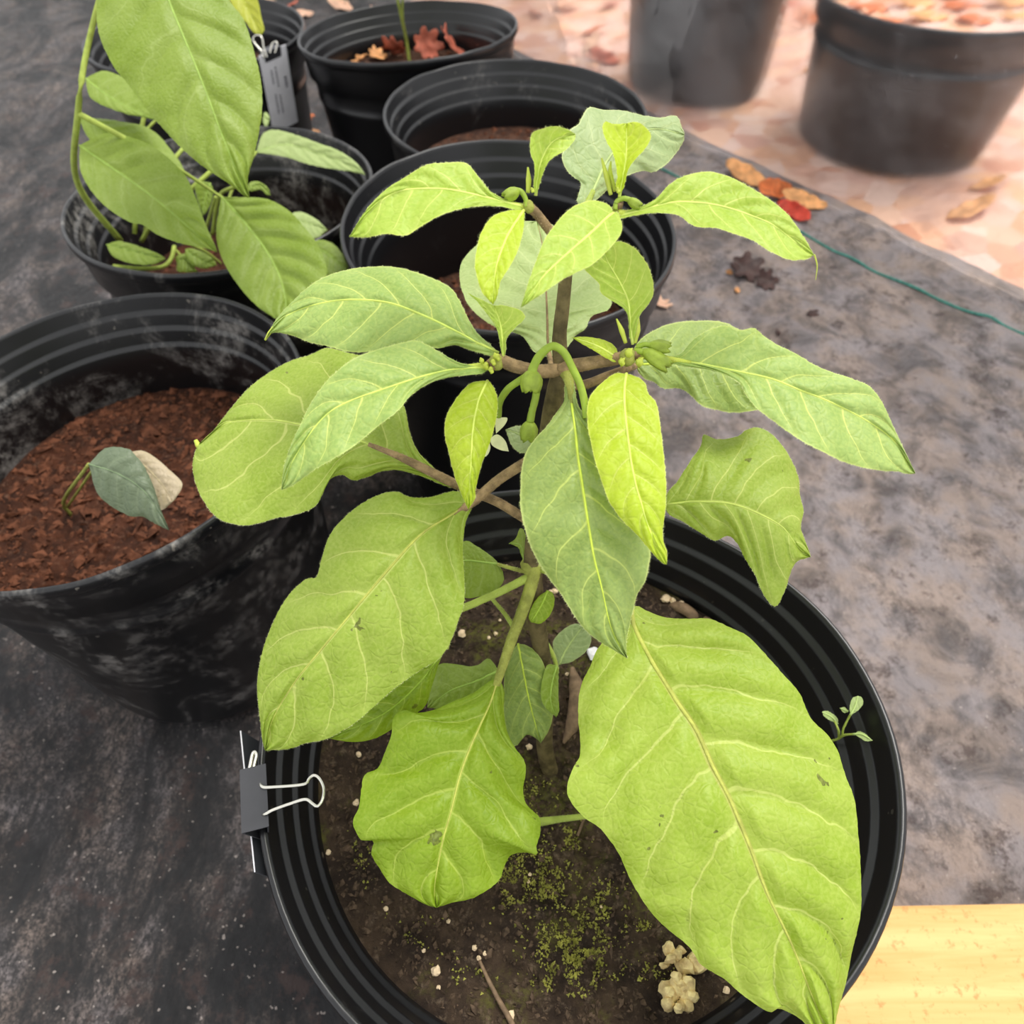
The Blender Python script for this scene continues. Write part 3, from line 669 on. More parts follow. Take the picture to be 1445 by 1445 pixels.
# ---- fine hairs along the margins and midribs of the upper leaves
def hairs(host, pts, nrm, n, ln, mat, rnd, wid=.00005):
    hv = []; hf = []
    for k in range(n):
        f = rnd.random()*(len(pts)-1); q = int(f); q = min(q, len(pts)-2)
        p = pts[q].lerp(pts[q+1], f-q); o = nrm[q]
        d = (o+Vector((rnd.gauss(0, .45), rnd.gauss(0, .45), rnd.gauss(0, .45)))).normalized()*ln*rnd.uniform(.4, 1.2)
        w = d.cross(Vector((rnd.random(), rnd.random(), rnd.random()))).normalized()*wid; b = len(hv)
        hv += [p-w, p+w, p+d]; hf.append((b, b+1, b+2))
    h = mesh_obj('hairs', hv, hf, mat, None, False); h['kind'] = 'stuff'; h.parent = host; return h
rh = random.Random(21)
for lf in [c for c in pepper.children if c.name.startswith('leaf') and c.type == 'MESH' and 'W' in c.keys()]:
    W = lf['W']; V = [v.co.copy() for v in lf.data.vertices]; nt = len(V)//W
    for side, inner in ((0, 1), (W-1, W-2)):
        P = [V[r*W+side] for r in range(nt)]; Nn = [(V[r*W+side]-V[r*W+inner]).normalized() if (V[r*W+side]-V[r*W+inner]).length > 1e-7 else Vector((0, 0, 1)) for r in range(nt)]
        L = sum((b-a).length for a, b in zip(P, P[1:]))
        hairs(lf, P, Nn, int(L/.00016), .00075, M['hair'], rh)
    P = [V[r*W+W//2] for r in range(int(nt*.8))]; Nn = [(CAM-p).normalized() for p in P]
    L = sum((b-a).length for a, b in zip(P, P[1:]))
    hairs(lf, P, Nn, int(L/.00035), .0007, M['hair'], rh)
    del lf['W']
# ---- stems, petioles
def st(name, pts, rad, mat):
    o = tube_obj(name, px_path(pts), rad, M[mat], A, 10, None, .12)
    if mat in ('stem_brown', 'tender', 'stem_green', 'stem_olive'):
        V = [v.co.copy() for v in o.data.vertices]; n = len(V)//10
        for k in range(0, 10, 2):
            P = [V[r*10+k] for r in range(n)]; C = [sum((V[r*10+q] for q in range(10)), Vector())/10 for r in range(n)]
            L = sum((b-a).length for a, b in zip(P, P[1:]))
            h = hairs(o, P, [(p-c).normalized() for p, c in zip(P, C)], int(L/.0003), .0006, M['hair_brown' if mat == 'stem_brown' else 'hair'], rh)
    return o
st('stem', [(779,1100,.386),(768,1050,.374),(771,990,.361),(766,930,.346),(757,870,.331),(752,800,.318),(757,740,.308),(766,680,.299),(774,610,.287),(782,560,.278),(793,521,.271)],
   [.0044, .0042, .0042, .0042, .0041, .0040, .0038], 'stem_dark')
st('stem', [(793,524,.2715),(789,480,.267),(794,430,.261),(798,390,.256),(800,360,.252)], [.0030, .0027, .0026, .0025], 'stem_dark')
st('branch', [(799,366,.253),(786,340,.2505),(770,318,.2475),(757,301,.245),(745,290,.243)], [.0024, .0018, .0017, .0016], 'stem_brown')
st('branch', [(799,366,.253),(820,340,.2515),(845,318,.2505),(868,298,.247),(874,284,.244)], [.0024, .0019, .0017, .0016], 'stem_brown')
st('branch', [(796,522,.270),(760,524,.269),(725,516,.268),(705,508,.267),(690,517,.266)], [.0027, .0027, .0026, .0022], 'stem_brown')
st('branch', [(790,520,.270),(825,514,.269),(860,508,.266),(888,502,.263),(900,498,.263)], [.0028, .0026, .0025, .0022], 'stem_brown')
st('branch', [(800,545,.276),(828,542,.276),(856,531,.275),(880,522,.2745),(897,516,.287)], [.0018, .0017, .0014], 'stem_brown')
st('petiole', [(766,640,.293),(737,656,.292),(705,676,.2915),(680,697,.291),(666,709,.2905),(640,727,.288)], [.0024, .0023, .0022, .0020, .0014], 'stem_brown')
st('petiole', [(758,742,.309),(731,726,.304),(701,708,.300),(672,696,.298),(645,684,.2965),(600,662,.2945),(560,643,.293),(520,627,.2925)], [.0022, .0021, .0020, .0017, .0009], 'stem_brown')
st('petiole', [(758,792,.317),(748,832,.317),(736,866,.317),(722,902,.3165),(710,938,.316),(701,965,.3145),(690,997,.313)], [.0032, .0027, .0025, .0024, .0020, .0010], 'stem_olive')
st('petiole', [(752,812,.318),(728,824,.318),(700,838,.318),(670,851,.317),(640,868,.315),(628,915,.314)], [.0020, .0018, .0017, .0018], 'stem_green')
st('petiole', [(742,807,.318),(722,802,.320),(702,796,.324)], [.0010, .0009, .0007], 'stem_olive')
st('petiole', [(728,890,.332),(712,866,.331),(697,848,.330),(690,838,.330)], [.0012, .0010, .0009], 'stem_green')
st('petiole', [(770,905,.352),(778,920,.352),(784,936,.352),(786,950,.352)], [.0010, .0012, .0011], 'stem_green')
st('petiole', [(760,1160,.346),(790,1156,.343),(826,1152,.340)], [.0020, .0015, .0013], 'stem_green')
st('petiole', [(770,690,.300),(830,705,.3005),(900,712,.3005),(940,713,.300)], [.0020, .0018, .0016], 'stem_green')
st('petiole', [(764,800,.317),(820,815,.312),(868,838,.305),(893,862,.300)], [.0026, .0023, .0020], 'stem_green')
st('petiole', [(793,523,.270),(800,530,.268),(804,545,.2655),(806,570,.262)], [.0022, .0019, .0013, .0008], 'stem_olive')
st('petiole', [(782,540,.276),(778,515,.285),(774,495,.293)], [.0014, .0012, .0010], 'stem_brown')
st('petiole', [(800,375,.254),(812,335,.257),(828,290,.262),(836,270,.264)], [.0016, .0013, .0012], 'stem_green')
st('petiole', [(872,300,.2455),(885,301,.246),(905,297,.2455),(935,289,.2445)], [.0011, .0011, .0009], 'tender')
st('petiole', [(745,292,.243),(730,291,.243),(705,284,.2415),(680,278,.240)], [.0011, .0011, .0008], 'tender')
st('petiole', [(690,517,.266),(668,518,.2655),(640,522,.263)], [.0014, .0013, .0009], 'tender')
st('petiole', [(900,500,.263),(920,503,.264),(945,507,.263),(975,512,.261)], [.0014, .0013, .0009], 'tender')
# leaf scar nodes and stumps on the lower stem
for p, r in (((796,520,.2695),.0034),((701,511,.2665),.0030),((886,504,.2625),.0032),((750,799,.318),.0050),((746,291,.243),.0022),((869,299,.2465),.0022)):
    bm = bmesh.new(); bmesh.ops.create_icosphere(bm, subdivisions=2, radius=r)
    for v in bm.verts: v.co += v.co.normalized()*noise.noise(v.co*500)*r*.35
    o = bm_obj('stem_node', bm, M['stem_olive' if p[1] != 520 else 'stem_brown']); o.location = pt(*p); child(o, A)

# ---- buds and flower
def bud(plant, path, rad, c0, c1, r, lobes=True):
    tube_obj('pedicel', px_path(path), rad, M['pedicel'], plant, 8)
    a, b = pt(*c0), pt(*c1); T = (b-a).normalized(); X = T.orthogonal().normalized(); Y = T.cross(X); L = (b-a).length
    prf = [(0, .28), (.08, .55), (.22, .82), (.45, 1.0), (.7, 1.0), (.88, .92), (1.0, .78), (.97, .5), (.93, .0)]
    verts = []; faces = []; seg = 20
    for (t, q) in prf:
        for s in range(seg):
            an = 2*PI*s/seg; lob = 1+.10*math.cos(5*an) if t > .3 else 1
            e = (.10*math.cos(5*an) if t > .9 and q > .4 else 0)
            verts.append(a+T*L*(t+e)+(X*math.cos(an)+Y*math.sin(an))*r*q*lob)
    for k in range(len(prf)-1):
        for s in range(seg): faces.append((k*seg+s, k*seg+(s+1) % seg, (k+1)*seg+(s+1) % seg, (k+1)*seg+s))
    child(mesh_obj('bud', verts, faces, M['bud']), plant)
bud(A, [(828,590,.259),(826,573,.2585),(819,544,.2575),(808,520,.2565),(797,499,.2555),(784,489,.255),(773,491,.2545),(760,504,.254),(752,520,.254),(751,528,.254)], [.0016, .0014, .0014, .0015, .0017], (751,522,.254), (749,552,.256), .0039)
bud(A, [(742,528,.266),(756,545,.268),(756,560,.270),(751,580,.272),(748,596,.273)], [.0014, .0014, .0015], (748,594,.273), (745,621,.276), .0034)
tube_obj('pedicel', px_path([(745,530,.266),(735,536,.268),(717,549,.272),(705,568,.277),(703,588,.281)]), [.0015, .0014, .0014], M['pedicel'], A, 8)
bud(A, [(898,490,.262),(910,486,.261),(920,488,.261)], [.0010, .0010], (915,487,.261), (944,491,.261), .0024)
bud(A, [(895,495,.262),(905,496,.261),(912,497,.261)], [.0012, .0012], (908,494,.260), (942,518,.260), .0028)
bud(A, [(742,292,.242),(742,282,.2415),(736,271,.241),(728,268,.241)], [.0008, .0009], (733,268,.241), (712,279,.241), .0021)
bud(A, [(868,296,.244),(870,285,.2435),(880,280,.243),(892,283,.243)], [.0008, .0009], (886,281,.243), (903,292,.243), .0016)
for c, r in (((686,516,.263), .0014), ((693,522,.262), .0013), ((702,504,.263), .0014), ((696,511,.262), .0012), ((888,497,.259), .0018), ((878,510,.260), .0016), ((903,510,.260), .0018), ((751,268,.241), .0009), ((872,268,.241), .0010)):
    bm = bmesh.new(); bmesh.ops.create_icosphere(bm, subdivisions=2, radius=r)
    for v in bm.verts: v.co.z *= 1.2; v.co += v.co.normalized()*(noise.noise(v.co*900)*r*.8-.25*r)
    o = bm_obj('tiny_bud', bm, M['tender']); o.location = pt(*c); child(o, A)
fl = [([(700,612),(704,600),(707,589)], [(699,600),(700,588)], [(712,600),(716,590)], .284, .285), ([(692,618),(702,625),(718,637)], [(694,628),(706,635)], [(702,613),(713,622)], .283, .282),
      ([(690,622),(684,632),(680,646)], [(682,624),(678,635)], [(692,632),(688,642)], .286, .287)]
for m_, l_, r_, a_, b_ in fl:
    o = leaf(A, 'petal', 'yellow', m_, l_, r_, a_, b_, N=(0, -.9, .4), quilt=0, jag=0, nv=2); o.data.materials[0] = M['petal']; o['label'] = 'pale cream flower petal'
    for c in list(o.children): bpy.data.objects.remove(c)

# ------------------------------------------------------------------ smooth-leaved plant in the stained pot
PF = POT['F']; fb = Vector((PF['x']-.03, PF['y']-.01, 0)); fb.z = PF['ht'](fb.x, fb.y)
B = thing('leafy_plant', 'smooth broad-leaved plant drooping over the whitish stained pot', 'plant', fb)
leaf(B, 'leaf', 'back', [(205,-130),(220,-60),(238,0),(262,59),(290,128),(313,190),(334,240),(352,279)],
     [(165,-90),(140,-20),(138,40),(158,90),(180,118),(200,146),(226,177),(257,210),(288,236),(323,259),(344,276)],
     [(250,-100),(290,-50),(323,0),(344,28),(357,67),(368,113),(370,149),(366,184),(357,225),(350,251)], .47, .47, N=(.2,-.7,.7), arch=.012, fold=-.006, quilt=.0018, ribr=.0009)
leaf(B, 'leaf', 'back', [(112,205),(145,228),(180,252),(222,283),(268,322),(307,356)], [(150,188),(185,194),(215,206),(242,227),(263,250),(278,283),(290,316),(302,343)],
     [(115,245),(142,285),(180,312),(201,317),(222,331),(253,343),(284,349)], .55, .54, N=(.1,-.5,.85), fold=.012, quilt=.0014, ribr=.0008)
leaf(B, 'leaf', 'back', [(312,278),(321,286),(350,320),(377,356),(398,400),(408,457)], [(309,295),(305,326),(309,353),(321,380),(342,410),(363,432),(388,449)],
     [(329,278),(367,279),(388,285),(410,299),(429,320),(446,341),(458,368),(461,388),(450,422),(430,447)], .56, .54, N=(0,-.5,.9), fold=.006, quilt=.0020, ribr=.0008)
leaf(B, 'leaf', 'yellow', [(318,-70),(330,-30),(346,5),(369,49)], [(305,-40),(316,-15),(328,7),(336,18),(348,33),(358,46)], [(345,-60),(356,-30),(364,0),(369,24),(373,42)], .66, .66, N=(0,-.8,.6), fold=.005)
leaf(B, 'leaf', 'back', [(120,110),(160,140),(220,170)], [(150,100),(190,120),(215,150)], [(130,140),(175,160),(200,165)], .60, .59)
leaf(B, 'leaf', 'back', [(110,165),(160,185),(215,215),(266,264)], [(150,168),(180,173),(201,177),(222,189),(240,210),(258,236)], [(130,200),(180,225),(230,250)], .61, .60, fold=-.004)
leaf(B, 'leaf', 'backpale', [(362,214),(405,204),(450,217),(490,232),(516,247)], [(366,200),(371,189),(383,183),(408,187),(450,202),(481,214),(503,230)], [(367,216),(400,221),(440,233),(480,240),(500,243)], .71, .69, N=(0,-.5,.9), fold=.002)
leaf(B, 'leaf', 'backpale', [(406,308),(425,312),(445,318),(463,325)], [(410,302),(425,299),(446,309)], [(420,325),(432,334),(448,335)], .67, .66)
leaf(B, 'leaf', 'back', [(440,346),(462,358),(478,372),(492,388)], [(450,338),(470,344),(485,362)], [(445,365),(458,385),(478,394)], .62, .61)
leaf(B, 'leaf', 'back', [(297,258),(292,272),(288,288),(287,304)], [(284,256),(275,263),(280,287)], [(301,268),(299,282),(293,297)], .62, .62)
leaf(B, 'leaf', 'back', [(350,268),(360,262),(370,262),(382,276)], [(352,258),(365,256),(378,265)], [(356,270),(368,268),(376,275)], .63, .63)
leaf(B, 'leaf', 'backpale', [(372,162),(376,168),(381,168)], [(374,158),(379,162)], [(371,172),(376,180)], .78, .78)
leaf(B, 'leaf', 'back', [(150,345),(180,352),(210,360),(234,366)], [(170,340),(200,349),(225,359)], [(160,362),(190,373),(216,373)], .64, .64)
leaf(B, 'leaf', 'back', [(262,352),(275,362),(290,370),(306,374)], [(268,350),(285,355),(300,364)], [(262,362),(272,374),(290,379)], .68, .68)
leaf(B, 'leaf', 'back', [(250,372),(258,365),(270,372),(276,384)], [(248,362),(262,358),(272,364)], [(250,382),(262,384)], .68, .68)
def stf(name, pts, rad, mat): return tube_obj(name, px_path(pts), rad, M[mat], B, 8)
stf('stem', [(110,160,.53),(180,197,.545),(225,222,.55),(270,250,.555),(300,270,.56),(318,281,.56)], [.0022, .0018, .0015, .0010], 'stem_green')
stf('stem', [(345,205,.66),(300,240,.645),(262,273,.64),(225,300,.66),(200,340,.69)], [.0020, .0020, .0022], 'stem_green')
stf('stem', [(266,200,.68),(245,226,.66),(220,260,.66),(205,330,.70)], [.0018, .0018, .0022], 'stem_green')
stf('stem', [(304,278,.575),(297,302,.60),(290,326,.66),(288,345,.705)], [.0013, .0014, .0018], 'stem_green')
stf('stem', [(160,376,.64),(200,379,.645),(230,376,.655),(242,364,.67),(246,348,.69)], [.0020, .0019, .0020], 'stem_green')
stf('stem', [(345,262,.63),(325,266,.64),(308,280,.66),(300,330,.70)], [.0016, .0016, .0018], 'backpale' if False else 'stem_green')
stf('stem', [(270,345,.66),(290,355,.67),(312,372,.69)], [.0014, .0014, .0012], 'stem_green')
stf('stem', [(245,350,.69),(262,368,.69),(278,384,.69)], [.0014, .0014, .0010], 'stem_green')
stf('stem', [(225,165,.72),(210,180,.72),(190,205,.72)], [.0013, .0013], 'stem_green')
stf('stem', [(205,-140,.475),(160,-60,.50),(125,60,.52),(110,160,.53),(110,260,.60),(170,340,.68)], [.0018, .0020, .0024, .0030], 'stem_green')
stf('stem', [(318,-75,.66),(250,40,.65),(200,180,.66),(190,330,.69)], [.0015, .0018, .0022], 'stem_green')
stf('stem', [(362,214,.71),(330,262,.70),(310,330,.70)], [.0012, .0014, .0016], 'stem_green')

# seedlings
PE = POT['E']
eb = Vector((PE['x']-.05, PE['y']-.02, 0)); eb.z = PE['ht'](eb.x, eb.y)
S = thing('drooping_seedling', 'grey-green drooping seedling with one bleached leaf in the residue-stained pot', 'plant', eb)
leaf(S, 'leaf', 'grey', [(125,655),(165,668),(205,695),(239,748)], [(150,632),(180,633),(188,639),(201,654),(211,673),(219,693),(226,716)], [(140,700),(180,727),(201,729),(222,741)], .405, .405, N=(0,-.6,.8), fold=-.004)
leaf(S, 'leaf', 'withered', [(180,640),(205,658),(228,683),(244,708)], [(188,637),(201,636),(217,644),(238,662),(257,681),(254,694)], [(190,670),(205,700),(226,720)], .435, .428, N=(0,-.6,.8), fold=-.003)
tube_obj('stem', [eb-Vector((0, 0, .004)), eb+Vector((.004, -.003, .02)), pt(125,655,.405)], [.0014, .0012, .001], M['stem_olive'], S, 7)
tube_obj('stem', [eb+Vector((.002, -.001, .012)), pt(150,640,.43), pt(180,640,.435)], [.0010, .0009, .0008], M['stem_olive'], S, 7)

sp = keep_in(PA, at_z(1160, 1066, PA['soil']), .006); sp.z = PA['ht'](sp.x, sp.y)
W = thing('weed_seedling', 'tiny pale weed seedling at the inner wall of the pepper pot', 'plant', sp)
LMs = 'backpale'
ID = lambda px, py, up_=0: inside_depth(PA, px, py, .005, .366)-up_
leaf(W, 'leaf', LMs, [(1200,1009),(1206,998),(1211,982)], [(1199,998),(1203,985)], [(1210,1003),(1218,993),(1216,984)], ID(1218,996), ID(1218,988), N=(0,-.6,.8), quilt=0)
leaf(W, 'leaf', LMs, [(1182,1022),(1174,1012),(1160,1005)], [(1174,1018),(1164,1012)], [(1182,1014),(1172,1005),(1163,1003)], ID(1200,1012), ID(1196,1005), quilt=0)
leaf(W, 'leaf', LMs, [(1204,1036),(1216,1036),(1231,1045)], [(1212,1032),(1222,1036)], [(1212,1040),(1222,1046)], ID(1216,1036), ID(1233,1045), quilt=0)
leaf(W, 'leaf', LMs, [(1197,1004),(1192,1002),(1185,999)], [(1192,998)], [(1191,1006)], ID(1210,1006), ID(1205,1000), quilt=0)
d0_ = ID(1186, 1043)
for path in ([sp-Vector((0, 0, .002)), sp+Vector((.001, .001, .004)), pt(1182,1043,d0_), pt(1190,1028,ID(1200,1028)), pt(1198,1012,ID(1210,1012)), pt(1206,998,ID(1218,994))],
             [pt(1184,1040,d0_), pt(1183,1030,ID(1200,1030)), pt(1178,1018,ID(1200,1016))], [pt(1183,1042,d0_), pt(1193,1037,ID(1204,1037)), pt(1208,1036,ID(1218,1037))]):
    tube_obj('stem', path, [.0007, .0006, .0005], M['stem_green'], W, 6)
PD = POT['D']; q = at_z(577, 80, PD['soil']); q.z = PD['ht'](q.x, q.y); dq = proj(q)[2]
T = thing('thin_seedling', 'thin green forked stem growing in the pot of maple leaves', 'plant', q)
tube_obj('stem', [q-Vector((0, 0, .004)), pt(574,60,dq-.02), pt(569,35,dq-.05), pt(563,8,dq-.08), pt(556,-25,dq-.11)], [.0026, .0024, .0022, .0018], M['stem_green'], T, 8)
tube_obj('stem', [pt(569,35,dq-.05), pt(568,10,dq-.075), pt(570,-25,dq-.11)], [.0018, .0016, .0014], M['stem_green'], T, 8)
leaf(T, 'leaf', 'backpale', [(556,-25),(540,-60),(520,-80)], [(535,-30),(515,-60)], [(560,-55),(540,-85)], dq-.11, dq-.12)
leaf(T, 'leaf', 'backpale', [(570,-25),(590,-55),(612,-75)], [(570,-55),(590,-80)], [(592,-32),(612,-55)], dq-.11, dq-.12)

# ------------------------------------------------------------------ binder clips and tags
def binder(label, c, tang, outw, s, flip=1, hand=None):
    """clip straddling a rim at c: tang = along rim, outw = outward, up = +z; s = width (m)"""
    up = Vector((0, 0, 1)); t = thing('binder_clip', label, 'clip', c, 'binder clips on pot rims')
    # triangular spring-steel body: spine on top, two jaws pinching the wall
    w = s/2; hgt = s*.62; dp = s*.42
    prf = [(-.0012, -hgt), (-dp*.5, 0), (dp*.5, 0), (.0012, -hgt)]
    verts = []; faces = []
    for k, e in enumerate((-w, w)):
        for (a, z) in prf: verts.append(c+tang*e+outw*a+up*(z+.006))
        for (a, z) in [(x*.86 if abs(x) > .002 else x*.3, y-.0007) for x, y in prf]: verts.append(c+tang*e+outw*a+up*(z+.006))
    for k in range(3):
        faces += [(k, k+1, 8+k+1, 8+k), (4+k, 12+k, 12+k+1, 4+k+1)]
    faces += [(0, 4, 5, 1), (1, 5, 6, 2), (2, 6, 7, 3), (8, 9, 13, 12), (9, 10, 14, 13), (10, 11, 15, 14), (0, 8, 12, 4), (3, 7, 15, 11)]
    body = mesh_obj('body', verts, faces, M['clip_black'], None, False); child(body, t)
    return t
def wire(t, pts, r=.0008): return tube_obj('handle', pts, [r], M['metal'], t, 8, 70)
# clip on the pepper pot
th0 = math.radians(177); 
def rim_pt(p, th, dz=0):
    r = p['R']*.985*shape(p['dfm'], th, 1)
    x, y = r*math.cos(th), r*math.sin(th)
    return Vector((p['x']+x, p['y']+y, p['h']+dz-p['tx']*x-p['ty']*y))
def rim_near(p, px, py):
    best = min((((proj(rim_pt(p, a/400*2*PI))[0]-px)**2+(proj(rim_pt(p, a/400*2*PI))[1]-py)**2, a/400*2*PI) for a in range(400)))
    return best[1]
ta = rim_near(PA, 362, 1130); ca = rim_pt(PA, ta)
tana = (rim_pt(PA, ta+.02)-rim_pt(PA, ta-.02)).normalized(); outa = Vector((tana.y, -tana.x, 0)).normalized()
if outa.dot(Vector((math.cos(ta), math.sin(ta), 0))) < 0: outa = -outa
print('clip', proj(ca), 'tan', tana, 'out', outa, 'rim angle', math.degrees(ta))
clipA = binder('black binder clip with silver loop handle on the rim of the pepper pot', ca+outa*.001, tana, outa, .029)
hz = ca.z+.006
wire(clipA, [at_z(*p, hz+dz) for p, dz in (((367,1105),-.001),((370,1110),.001),((380,1111),.001),((428,1107),0),((436,1099),0),((443,1094),0),((451,1099),0),((457,1113),0),((455,1129),0),((448,1138),0),((441,1134),0),((431,1128),0),((410,1134),0),((385,1143),.001),((376,1148),.001),((371,1150),-.001))])
wire(clipA, [at_z(*p, hz-.003) for p in ((350,1092),(353,1080),(356,1066),(359,1061),(362,1066),(359,1080),(357,1092))], .0009)
# label card held on the outside of the pot, seen from above
def card(name, label, corner, ex, ey, th, mat, group=None):
    n = ex.cross(ey).normalized()*th; verts = []
    for k in (0, 1):
        for a, b in ((0, 0), (1, 0), (1, 1), (0, 1)): verts.append(corner+ex*a+ey*b+n*(k-.5))
    o = mesh_obj(name, [v-corner for v in verts], [(0, 1, 2, 3), (7, 6, 5, 4), (0, 4, 5, 1), (1, 5, 6, 2), (2, 6, 7, 3), (3, 7, 4, 0)], mat, None, False)
    o.location = corner; return tag(o, label, 'tag', group)
c0 = at_z(340, 1032, ca.z-.004); c1 = at_z(360, 1231, ca.z-.008)
tA = card('plant_tag', 'thin dark white-edged tag clipped outside the pepper pot rim', c0, c1-c0, Vector((.006, 0, -.018)), .0008, M['tag_dark'])
child(mesh_obj('tag_edge', *tube([c0+Vector((0, 0, .0005)), (c0+c1)/2+Vector((0, 0, .0005)), c1+Vector((0, 0, .0005))], [.00035], 6, 12), M['tag_white']), tA)
# clip + printed tag on the back pot
PG = POT['G']; tg = rim_near(PG, 384, 80); cg = rim_pt(PG, tg)
tang = (rim_pt(PG, tg+.02)-rim_pt(PG, tg-.02)).normalized(); outg = Vector((math.cos(tg), math.sin(tg), 0))
dg = proj(cg)[2]
clipG = binder('black binder clip with silver loop handles holding the printed tag', cg+outg*.001, tang, outg, .030)
wire(clipG, px_path([(373,82,dg-.012),(369,72,dg-.014),(362,64,dg-.016),(357,56,dg-.018),(361,50,dg-.019),(368,51,dg-.019),(371,58,dg-.018),(372,66,dg-.016),(377,81,dg-.012)]), .0010)
wire(clipG, px_path([(381,75,dg-.013),(384,62,dg-.015),(390,59,dg-.016),(391,64,dg-.015),(388,75,dg-.013)]), .0010)
gc = cg+outg*.0045+tang*(-.024)
e1 = tang*.050
if proj(gc+e1)[0] < proj(gc)[0]: gc = gc+e1; e1 = -e1
gc = gc+Vector((0, 0, .004))
tG = card('plant_tag', 'white printed tag hanging from the binder clip on the back pot', gc, e1, Vector((-outg.x*.012, -outg.y*.012, -.105)), .0008, M['tag_white'])
ey = Vector((-outg.x*.012, -outg.y*.012, -.105)); nz = outg.normalized()*.0007
rr = random.Random(3)
for a, b0, b1 in ((.30, .22, .40), (.30, .52, .78), (.46, .20, .45), (.46, .55, .8), (.74, .36, .50)):
    y = b0
    while y < b1:
        hgt = rr.uniform(.02, .035); y2 = min(b1, y+hgt)
        cc = gc+e1*a+ey*y+nz; x = e1*(.06 if a < .7 else .10); yy = ey*(y2-y)*.8
        o = mesh_obj('printed_word', [cc, cc+x, cc+x+yy, cc+yy], [(0, 1, 2, 3)], M['ink'], None, False); child(o, tG); y = y2+.008

# ------------------------------------------------------------------ fallen leaves, perlite, twigs, board
def dry_leaf(px, py, z, size, mat, label, rot, cat='leaf', kind='oval', tilt=(.25, .2), group=None, lift=0., onto=None):
    c = at_z(px, py, z)
    if onto: c = keep_in(POT[onto], c, size*(.98 if kind == 'oval' else .92)+.003); c.z = POT[onto]['ht'](c.x, c.y)
    n = 14; verts = []; faces = []; out = []
    if kind == 'maple':
        for k in range(35):
            an = 2*PI*k/35; lobe = abs(math.cos(3.5*an/1.0))**.7; out.append((an, .38+.62*lobe*(.75+.25*math.cos(an))))
    else:
        for k in range(28):
            an = 2*PI*k/28; out.append((an, 1/math.sqrt((math.cos(an)/1)**2+(math.sin(an)/.45)**2)*(1+.12*noise.noise(Vector((k*.7, px, py))))))
    Rm = Matrix.Rotation(rot, 3, 'Z') @ Matrix.Rotation(tilt[0], 3, 'X') @ Matrix.Rotation(tilt[1], 3, 'Y')
    rings = 5; K = len(out)
    for i in range(rings+1):
        f = i/rings
        for an, r in out:
            x, y = math.cos(an)*r*f*size, math.sin(an)*r*f*size
            zz = size*(.35*(y/size)**2+.18*noise.noise(Vector((x/size*2.2+px, y/size*2.2, py))) + .10*(x/size)**2)
            verts.append(Rm @ Vector((x, y, zz)))
    for i in range(rings):
        for k in range(K): faces.append((i*K+k, (i+1)*K+k, (i+1)*K+(k+1) % K, i*K+(k+1) % K))
    lo = min(v.z for v in verts)
    bm = bmesh.new(); vs = [bm.verts.new(v-Vector((0, 0, lo))) for v in verts]
    for f in faces: bm.faces.new([vs[i] for i in f])
    bmesh.ops.remove_doubles(bm, verts=bm.verts, dist=1e-6)
    o = bm_obj('fallen_leaf', bm, mat); o.location = c+Vector((0, 0, lift-.001 if onto else lift+ground_h(c.x, c.y)+.0005))
    md = o.modifiers.new('thickness', 'SOLIDIFY'); md.thickness = .0006
    return tag(o, label, cat, group)
G0 = 'dry leaves on the fabric'
dry_leaf(1053, 243, 0, .042, M['tan_leaf'], 'tan dry leaf tucked against the film foot', -.8, group=G0)
dry_leaf(1093, 270, 0, .042, M['orange_leaf'], 'orange-brown curled dry leaf at the foot of the film', .3, tilt=(.5, .3), group=G0)
dry_leaf(1134, 281, 0, .040, M['tan_leaf'], 'pale orange dry leaf beside the red one by the film', -.35, group=G0)
dry_leaf(1120, 298, 0, .032, M['red_leaf'], 'red dry leaf next to the teal thread', -.9, tilt=(.5, .1), group=G0)
dry_leaf(1052, 374, 0, .034, M['brown_leaf'], 'dark brown wet leaf scrap on the grey silt', -.5, kind='maple', group=G0)
dry_leaf(1080, 392, 0, .022, M['brown_leaf'], 'small dark brown curled leaf scrap on the silt', .1, kind='maple', tilt=(.5, .1), group=G0)
dry_leaf(1033, 374, 0, .010, M['tan_leaf'], 'tiny tan fleck beside the dark leaf scrap', .6, group=G0)
dry_leaf(1043, 400, 0, .009, M['tan_leaf'], 'tiny round tan fleck below the dark leaf scrap', 1.2, group=G0)
dry_leaf(934, 420, 0, .017, M['pink_leaf'], 'pale pinkish dry petal beside the rim of the soil pot', .7, kind='maple', group=G0)
dry_leaf(1150, 436, 0, .012, M['brown_leaf'], 'small brown leaf scrap on the open silt', .4, group=G0)
dry_leaf(1102, 458, 0, .008, M['brown_leaf'], 'tiny brown scrap on the open silt', 1.2, group=G0)
for i, (px, py, sz) in enumerate([(604,66,.030),(655,62,.032),(548,56,.026),(498,78,.018),(546,98,.018),(478,44,.018),(582,100,.014)]):
    dry_leaf(px, py+6, POT['D']['soil'], sz, M['maple_leaf' if i not in (3, 5) else 'tan_leaf'], ['rusty upright maple leaf on the soil, right beside the thin forked stem', 'rusty maple leaf standing tallest near the pot wall', 'rusty maple leaf leaning behind the thin forked stem', 'small tan leaf scrap on soil among the maple leaves', 'small rusty maple leaf flat on the soil beside a tan scrap', 'pale tan leaf scrap close to the pot wall', 'small rusty maple leaf at the foot of the thin stem'][i], i*1.3, kind='maple', tilt=(.9 if i < 3 else .3, .3), lift=.004*(i % 2), group='maple leaves in the back pot', onto='D')
PI_ = POT['I']
